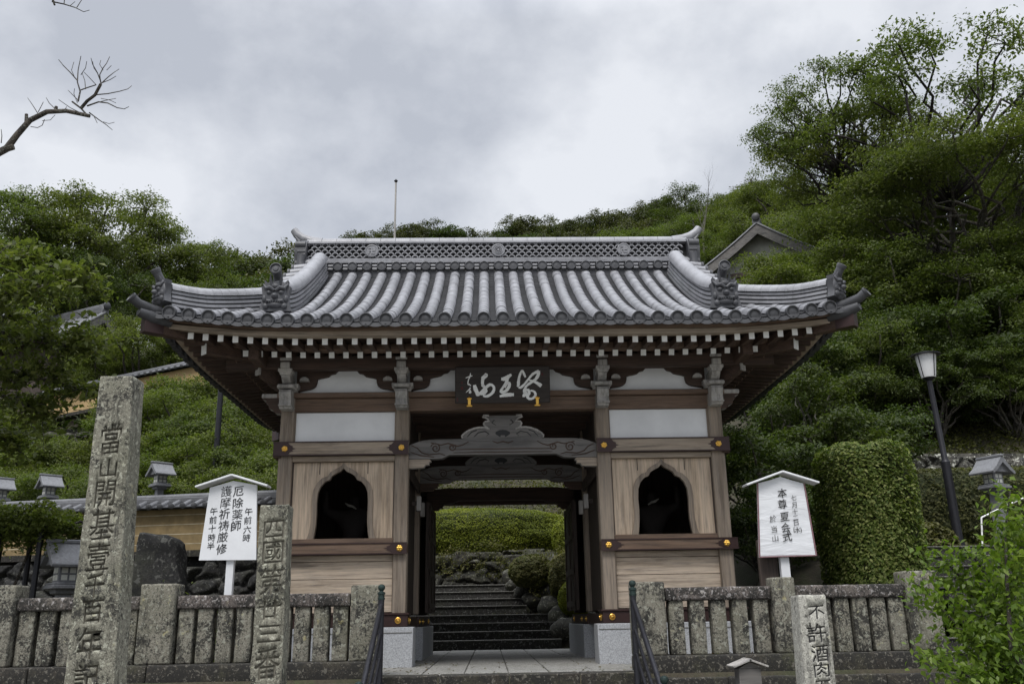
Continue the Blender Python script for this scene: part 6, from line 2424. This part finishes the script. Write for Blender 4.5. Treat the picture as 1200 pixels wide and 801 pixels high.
hc0, hc1 = at(963, 600, 1.2), at(1067, 600, 1.2)
ht, hb = at(1015, 524, 1.2), at(1015, 690, 1.2)
hx = (hc1.x - hc0.x) / 2 * 0.87
clipped('column_hedge', 'tall clipped column hedge with pale variegated leaves right of the wrapped notice', 'hedge',
        ((hc0.x + hc1.x) / 2, 1.2, (ht.z + 0.35) / 2), (hx, 0.75, (ht.z - 0.35) / 2), M['leaf_variegated'], 46000, 0.058, 7.0, -1.0, 0.05, 0.90)
clipped('hedge', 'long flat topped clipped hedge on the boulder wall behind the gate passage', 'hedge', (-0.9, 11.0, 2.76), (2.75, 0.8, 0.62), M['leaf_moss'], 80000, 0.042, 3.2, -0.8, 0.09, 0.92)
gb_ = [('round bright clipped bush at the right end of the hedge seen through the gate', 668, 606, 9.4, (0.46, 0.46, 0.50), 'leaf_moss', 0.0),
       ('speckled bush spilling over the boulders right of the upper steps', 622, 650, 8.3, (0.50, 0.42, 0.36), 'leaf_bush', 0.0),
       ('big dark domed bush against the right door of the passage', 664, 646, 7.8, (0.42, 0.45, 0.56), 'leaf_bush', 0.0),
       ('small bright clipped bush beside the right door of the passage', 673, 680, 7.3, (0.36, 0.36, 0.38), 'leaf_moss', 0.0)]
for lab, u, v, Y, r_, mt, _z in gb_:
    p = at(u, v, Y)
    clipped('clipped_bush', lab, 'bush', (p.x, Y, p.z - r_[2]), r_, M[mt], 16000, 0.042, 2.2, -1.0, 0.12 if mt == 'leaf_bush' else 0.05, 0.9)
clipped('hedge', 'long dark clipped hedge on the bank behind the street lamp and the lantern', 'hedge', (10.2, 5.3, 2.55), (3.9, 0.75, 0.85), M['leaf_olive'], 60000, 0.07, 4.0, -0.9, 0.08, 0.92)
clipped('hedge', 'dark clipped hedge between the column hedge and the street lamp', 'hedge', (7.7, 3.6, 1.45), (0.6, 0.6, 0.7), M['leaf_olive'], 9000, 0.085, 3.0, -0.9, 0.08, 0.9)

# ---- vine trellis at the left edge
tz = at(50, 592, 1.6).z
tr_ = thing('trellis', 'dark post trellis carrying vines above the left fence', 'trellis', (-7.7, 1.6, 0))
tx0, tx1 = at(-40, 600, 1.6).x, at(92, 600, 1.6).x
for x in (tx0 + 0.3, (tx0 + tx1) / 2 - 0.1, tx1 - 0.35):
    for y in (1.2, 2.2):
        b = MB()
        b.tube([(x, y, -0.05), (x, y, tz - 0.35)], 0.045, 8)
        b.build('post', M['lamp_metal'], tr_)
for y in (1.2, 2.2):
    b = MB()
    b.tube([(tx0, y, tz - 0.36), (tx1, y, tz - 0.36)], 0.035, 8)
    b.build('rail', M['lamp_metal'], tr_)
pts = []
for _ in range(15000):
    x, y = rnd.uniform(tx0 - 0.1, tx1 + 0.1), rnd.uniform(0.8, 2.6)
    e_ = min((x - tx0 + 0.12) / 0.5, (tx1 + 0.12 - x) / 0.5, 1)
    hh = 0.12 + 0.36 * max(0.05, e_) ** 0.6 * (0.65 + 0.9 * noise.noise((x * 2.2, y * 2.2, 5)))
    pts.append((x, y, tz - 0.48 + hh * rnd.random() ** 0.7 - ((0.45 if x > tx1 - 0.5 else 0.28) * rnd.random() if rnd.random() < 0.22 else 0)))
vm = leaf_mesh('foliage', np.array(pts), 0.075, M['leaf_light'], None, 0.5)
vine = thing('vine', 'spreading vine with drooping leaves on the trellis at the left edge', 'vine', (-7.7, 1.6, tz - 0.4))
link('foliage', vm, vine)
b = MB()
for i in range(5):
    x = tx0 + 0.3 + 0.35 * i
    b.tube(wobble((x, 1.3 + 0.2 * (i % 3), 0.0 if i == 1 else tz - 0.4), (x + 0.5, 1.8, tz - 0.3), 5, 0.06, rnd), 0.022, 6)
b.build('stem', M['bark'], vine)

# ---- near cherry at the left: trunk outside the frame, leafy boughs and one pruned bare limb
cherry = thing('cherry_tree', 'near cherry tree at the left edge with leafy boughs and a bare pruned limb', 'tree', (-10.2, -0.8, -0.02))
b = MB()
b.tube([(-10.2, -0.8, -0.3), (-10.15, -0.8, 1.2), (-9.9, -0.8, 2.6), (-9.75, -0.8, 3.6)], [0.34, 0.27, 0.24, 0.2], 12)
b.tube([(-9.75, -0.8, 3.5), (-9.3, -0.9, 4.6), (-8.5, -1.0, 5.6), (-7.9, -1.0, 6.2)], [0.19, 0.16, 0.14, 0.12], 10)
b.tube([(-9.8, -0.8, 3.4), (-9.9, -0.6, 5.2), (-9.4, -0.6, 8.2), (-8.2, -0.8, 11.0)], [0.17, 0.15, 0.12, 0.08], 10)
b.build('trunk', M['bark'], cherry)
YB = -1.0
b = MB()
pl = [(-60, 205), (-20, 188), (8, 174), (20, 158), (35, 141), (55, 131), (78, 130), (105, 136)]
P = [at(u, v, YB) for u, v in pl]
b.tube([Vector((-7.95, -1.0, 6.2)), P[0]] + P, [0.10, 0.085, 0.075, 0.066, 0.054, 0.046, 0.042, 0.038, 0.033, 0.028], 10)
b.tube([at(8, 174, YB), at(16, 172, YB)], [0.05, 0.045], 8)
for (u, v, du, dv) in ((31, 143, 0, -9), (65, 131, 1, -6)):
    b.tube([at(u, v, YB), at(u + du, v + dv, YB)], [0.03, 0.024], 8)


def twig(pts, r0, r1, y=YB, dy=0.0):
    r1 = max(r1 * 1.4, 0.0042)
    q = [at(u, v, y + dy * i / max(1, len(pts) - 1)) for i, (u, v) in enumerate(pts)]
    b.tube(q, [r0 + (r1 - r0) * i / (len(q) - 1) for i in range(len(q))], 5)


S = 3.64
T_ = [([(370, 490), (345, 462), (308, 434)], .014, .010, 0.1), ([(345, 462), (372, 430), (405, 405), (430, 358)], .026, .016, -0.2), ([(333, 432), (342, 390), (330, 350), (333, 300), (345, 240)], .014, .004, 0.3),
      ([(331, 345), (300, 310), (270, 280), (250, 255)], .010, .004, 0.2), ([(342, 385), (370, 375), (410, 362)], .010, .006, -0.2), ([(430, 358), (425, 320), (440, 290), (455, 270), (468, 242)], .010, .003, 0.1), ([(430, 350), (415, 310), (395, 275), (388, 248)], .009, .003, -0.3),
      ([(430, 358), (460, 330), (485, 310), (508, 295)], .009, .003, 0.2), ([(432, 355), (470, 340), (495, 325)], .007, .003, -0.1), ([(405, 405), (460, 400), (510, 390), (545, 380), (562, 366)], .010, .003, 0.3), ([(372, 452), (420, 435), (460, 440), (500, 460), (530, 465), (550, 455)], .013, .003, -0.3), ([(425, 435), (455, 428), (495, 420)], .007, .003, 0.1),
      ([(380, 480), (420, 510), (450, 530), (480, 555)], .010, .003, 0.2), ([(440, 520), (465, 528), (488, 522)], .005, .003, 0.1), ([(400, 495), (415, 525)], .005, .003, 0), ([(165, 490), (140, 450), (118, 418)], .007, .003, 0.1), ([(163, 478), (175, 455), (185, 435)], .006, .003, 0), ([(232, 462), (210, 440), (197, 417)], .007, .003, 0.1), ([(340, 480), (300, 460), (250, 425)], .007, .003, -0.2), ([(275, 470), (285, 455)], .006, .003, 0),
      ([(130, 540), (160, 545), (180, 535), (190, 510)], .006, .004, 0.1), ([(180, 515), (215, 512), (235, 490)], .005, .003, -0.1), ([(365, 380), (362, 345), (350, 310)], .007, .003, 0.2), ([(345, 320), (365, 290), (370, 262)], .006, .003, -.1), ([(318, 330), (305, 300), (315, 265)], .006, .003, 0.1), ([(440, 300), (425, 275), (430, 258)], .005, .002, 0), ([(455, 300), (475, 280)], .005, .002, 0), ([(335, 430), (310, 405), (290, 385)], .007, .003, .1), ([(330, 440), (315, 400), (318, 378)], .005, .003, 0), ([(5, 610), (8, 580), (5, 552)], .008, .003, 0), ([(430, 420), (470, 428), (495, 440)], .005, .002, .1), ([(410, 362), (380, 330), (358, 308)], .006, .002, -.1), ([(415, 312), (400, 290), (395, 262)], .005, .002, 0)]
for pts, r0, r1, dy in T_:
    twig([(u / S, v / S) for u, v in pts], r0, r1, YB, dy)
b.build('bare_limb', M['bark'], cherry)
b = MB()
top0 = Vector((-8.2, -0.8, 11.0))
P = [top0, at(40, -30, YB), at(60, -6, YB), at(64, 6, YB)]
b.tube(P, [0.08, 0.045, 0.022, 0.015], 8)
for pts, r0, r1 in (([(61, 2), (75, 5), (88, 9), (98, 14), (105, 12)], .012, .003), ([(75, 5), (76, -5)], .008, .004), ([(90, 9), (97, -2)], .007, .003), ([(82, 7), (88, 2)], .005, .003)):
    twig(pts, r0, r1)
b.build('limb', M['bark'], cherry)
# leafy boughs
b = MB()
bough_px = [[(-90, 330), (-20, 345), (30, 340), (70, 330), (105, 325)], [(-90, 300), (-30, 310), (10, 300), (50, 305)], [(-90, 380), (-20, 385), (40, 400), (85, 405), (120, 400)], [(-90, 400), (-20, 425), (30, 440), (70, 448), (112, 462)],
            [(-90, 420), (-20, 455), (20, 470), (55, 485)], [(-90, 360), (-20, 370), (20, 372), (60, 385)], [(-90, 430), (-30, 490), (0, 510), (25, 530)]]
pts = []
for bi, px in enumerate(bough_px):
    y0 = -1.6 + 0.35 * bi
    q = [at(u, v, y0 + 0.15 * i) for i, (u, v) in enumerate(px)]
    start = Vector((-9.75, -0.8, 3.5)) if bi < 3 else Vector((-9.85, -0.8, 3.0))
    b.tube([start] + q, [0.08, 0.05, 0.035, 0.024, 0.015, 0.008][:len(q) + 1], 7)
    for i in range(1, len(q)):
        for t in (0.2, 0.5, 0.8):
            base = q[i - 1].lerp(q[i], t)
            for _ in range(4):
                d = Vector((rnd.gauss(0.3, 0.6), rnd.gauss(0, 0.7), rnd.gauss(0.05, 0.35)))
                d = d.normalized() * rnd.uniform(0.25, 0.6)
                e_ = base + d + Vector((0, 0, -0.05))
                b.tube([base, base + d * 0.5 + Vector((0, 0, 0.03)), e_], [0.009, 0.006, 0.003], 4, caps=False)
                for _k in range(34):
                    s_ = rnd.uniform(0.2, 1.15)
                    pts.append(tuple(base + d * s_ + Vector((rnd.gauss(0, 0.07), rnd.gauss(0, 0.07), rnd.gauss(-0.03, 0.06)))))
b.build('bough', M['bark'], cherry)
link('crown', leaf_mesh('crown', np.array(pts), 0.115, M['leaf_mid'], None, 0.55, 0.48, 0.35), cherry)

# ---- sapling in the lower right corner
sap_base = Vector((5.1, -4.6, -1.05))
sap = thing('sapling', 'fresh green leafy sapling in the lower right corner in front of the side steps', 'sapling', sap_base)
b = MB()
pts = []
stems = [[(1185, 900), (1185, 760), (1180, 680), (1178, 620), (1184, 575)], [(1180, 830), (1160, 740), (1130, 680), (1105, 655), (1092, 640)], [(1185, 800), (1150, 760), (1110, 720), (1085, 690), (1070, 682)], [(1190, 860), (1150, 800), (1110, 778), (1080, 762)],
         [(1190, 780), (1205, 700), (1215, 640)], [(1185, 720), (1160, 680), (1140, 650), (1125, 640)], [(1190, 820), (1170, 770), (1140, 740), (1120, 735)], [(1195, 850), (1180, 810), (1150, 795)], [(1190, 760), (1175, 720), (1165, 690)], [(1195, 850), (1215, 790), (1230, 740)], [(1185, 700), (1195, 650), (1200, 610)], [(1190, 800), (1150, 785), (1120, 800)]]
for si, px in enumerate(stems):
    q = [at(u, v, -4.6 + 0.12 * ((si * 5) % 7 - 3)) for u, v in px]
    if si == 0:
        q = [sap_base.copy()] + q[1:]
    b.tube(q, [0.02 - 0.016 * i / (len(q) - 1) for i in range(len(q))] if si else [0.03, 0.022, 0.016, 0.01, 0.005], 6)
    for i in range(1, len(q)):
        n_ = max(3, int((q[i] - q[i - 1]).length / 0.035))
        for j in range(n_):
            base = q[i - 1].lerp(q[i], j / n_)
            if i == 1 and j / n_ < 0.3 and si in (0, 1):
                continue
            for _ in range(19):
                d = Vector((rnd.gauss(0, 0.8), rnd.gauss(0, 0.8), rnd.gauss(0.0, 0.45))).normalized() * rnd.uniform(0.04, 0.26)
                pts.append(tuple(base + d))
b.build('stem', M['bark'], sap)
link('crown', leaf_mesh('crown', np.array(pts), 0.072, M['leaf_bright'], None, 0.5, 0.55, 0.5), sap)
# small weeds at the foot of the fence and walls
pts = []
for _ in range(26):
    x, y = rnd.choice([(rnd.uniform(-4.6, -3.6), rnd.uniform(-1.5, -0.6)), (rnd.uniform(-7.4, -2.0), rnd.uniform(-1.6, -0.4)), (rnd.uniform(3.5, 4.8), rnd.uniform(-1.6, -0.2))])
    for _k in range(60):
        pts.append((x + rnd.gauss(0, 0.10), y + rnd.gauss(0, 0.1), 0.05 + abs(rnd.gauss(0, 0.35 if x < -3.5 and x > -4.6 else 0.2))))
tag(link('weeds', leaf_mesh('weeds', np.array(pts), 0.07, M['leaf_light'], None, 0.4)), 'small weeds growing behind the stone fences', None, None, 'stuff')

# litter blown onto the floor
pts = []
for _ in range(260):
    x, y = rnd.choice([(rnd.uniform(-1.6, 1.6), rnd.uniform(-2.2, 0.5)), (rnd.uniform(-1.6, -1.0), rnd.uniform(-2.2, 1.8)), (rnd.uniform(-2, 1.2), rnd.uniform(7.5, 8.2)), (rnd.uniform(-6, 6), rnd.uniform(-2.2, -1.9))])
    pts.append((x, y, (0.012 if y < 6 else 0.72) if abs(x) < 1.7 else 0.175))
M['dry_leaf'] = leaf_mat('dry_leaf', (0.07, 0.045, 0.02), (0.12, 0.085, 0.03), (0.10, 0.11, 0.03), 0.2)
tag(link('fallen_leaves', leaf_mesh('fallen_leaves', np.array(pts), 0.045, M['dry_leaf'], None, 4.0, 0.5, 0.0)), 'a few fallen leaves on the passage floor and steps', None, None, 'stuff')

# ferns and moss plants rooted in the joints of the boulder banks behind the gate
pts = []
for _ in range(150):
    x = rnd.uniform(-2.2, 2.6)
    base = (x, 9.72 + 0.25 * rnd.random(), rnd.uniform(1.6, 2.45)) if x < 0.7 and rnd.random() < 0.75 else (rnd.uniform(0.75, 2.6), 8.05 + rnd.uniform(-0.1, 0.3), rnd.uniform(0.9, 2.3))
    for _k in range(34):
        pts.append((base[0] + rnd.gauss(0, 0.08), base[1] - abs(rnd.gauss(0, 0.05)), base[2] + rnd.gauss(0, 0.06)))
tag(link('ferns', leaf_mesh('ferns', np.array(pts), 0.05, M['leaf_bush'], None, 0.3, 0.5, 0.4)), 'small ferns rooted in the boulder banks behind the gate', None, None, 'stuff')

# =================================================================== GUARDIAN STATUES IN THE SIDE ROOMS
M['statue'] = plain('statue_timber', (0.012, 0.008, 0.006), 0.8, 0, 0.3, 10)
M['scarf'] = plain('statue_scarf', (0.26, 0.25, 0.22), 0.7, 0, 0.15, 14)


def guardian(label, x, s):
    """Dark guardian in a wide stance, one fist raised; s mirrors the pose."""
    root = thing('guardian_statue', label, 'statue', (x, 1.1, 0.72))
    J = {'pelvis': (0, 0, 0.92), 'waist': (0.0, -0.02, 1.10), 'chest': (0.02 * s, 0, 1.36), 'neck': (0.02 * s, -0.02, 1.55), 'chin': (0.02 * s, -0.05, 1.63), 'head': (0.02 * s, -0.04, 1.76),
         'hl': (-0.14, 0, 0.86), 'kl': (-0.22, -0.08, 0.48), 'al': (-0.24, 0, 0.08), 'tl': (-0.27, -0.16, 0.03), 'hr': (0.14, 0, 0.86), 'kr': (0.20, -0.05, 0.48), 'ar': (0.24, 0.02, 0.08), 'tr': (0.28, -0.14, 0.03),
         'sl': (-0.27, 0, 1.45), 'el': (-0.42, -0.06, 1.24), 'wl': (-0.38, -0.24, 1.06), 'fl': (-0.36, -0.31, 1.02), 'sr': (0.27, 0, 1.45), 'er': (0.44, -0.05, 1.52), 'wr': (0.42, -0.10, 1.76), 'fr': (0.42, -0.11, 1.84)}
    rad = {'pelvis': 0.17, 'waist': 0.15, 'chest': 0.19, 'neck': 0.075, 'chin': 0.085, 'head': 0.10, 'hl': 0.12, 'kl': 0.09, 'al': 0.055, 'tl': 0.045, 'hr': 0.12, 'kr': 0.09, 'ar': 0.055, 'tr': 0.045,
           'sl': 0.10, 'el': 0.07, 'wl': 0.05, 'fl': 0.06, 'sr': 0.10, 'er': 0.07, 'wr': 0.05, 'fr': 0.06}
    E = [('pelvis', 'waist'), ('waist', 'chest'), ('chest', 'neck'), ('neck', 'chin'), ('chin', 'head'), ('pelvis', 'hl'), ('hl', 'kl'), ('kl', 'al'), ('al', 'tl'), ('pelvis', 'hr'), ('hr', 'kr'), ('kr', 'ar'), ('ar', 'tr'),
         ('chest', 'sl'), ('sl', 'el'), ('el', 'wl'), ('wl', 'fl'), ('chest', 'sr'), ('sr', 'er'), ('er', 'wr'), ('wr', 'fr')]
    names = list(J)
    me = bpy.data.meshes.new('body')
    me.from_pydata([(x + s * J[n][0], 1.1 + J[n][1], 0.72 + J[n][2]) for n in names], [(names.index(a), names.index(c)) for a, c in E], [])
    o = link('body', me, root)
    md = o.modifiers.new('skin', 'SKIN')
    for i, n in enumerate(names):
        me.skin_vertices[0].data[i].radius = (rad[n], rad[n])
    me.skin_vertices[0].data[0].use_root = True
    o.modifiers.new('sub', 'SUBSURF').levels = 2
    new = baked(o)
    o.modifiers.clear()
    o.data = new
    new.materials.clear()
    new.materials.append(M['statue'])
    new.polygons.foreach_set('use_smooth', [True] * len(new.polygons))
    b = MB()
    pts = [(x + s * a, 1.1 + c, 0.72 + z) for a, c, z in ((-0.06, -0.20, 1.52), (-0.01, -0.22, 1.555), (0.05, -0.23, 1.57), (0.11, -0.22, 1.61))]
    b.tube(pts, [0.008, 0.018, 0.022, 0.008], 8)
    b.build('scarf', M['scarf'], root)
    b = MB()
    b.box(x - 0.42, x + 0.42, 0.75, 1.45, 0.665, 0.74, 0, 0.02)
    tag(b.build('statue_stand', M['dark_z']), 'dark stand under the guardian statue in the ' + ('left' if x < 0 else 'right') + ' room of the gate', 'stand')
    return root


guardian('dark guardian statue with a pale scarf in the left arched window of the gate', -2.3, -1)
guardian('dark guardian statue with a pale scarf in the right arched window of the gate', 2.3, 1)
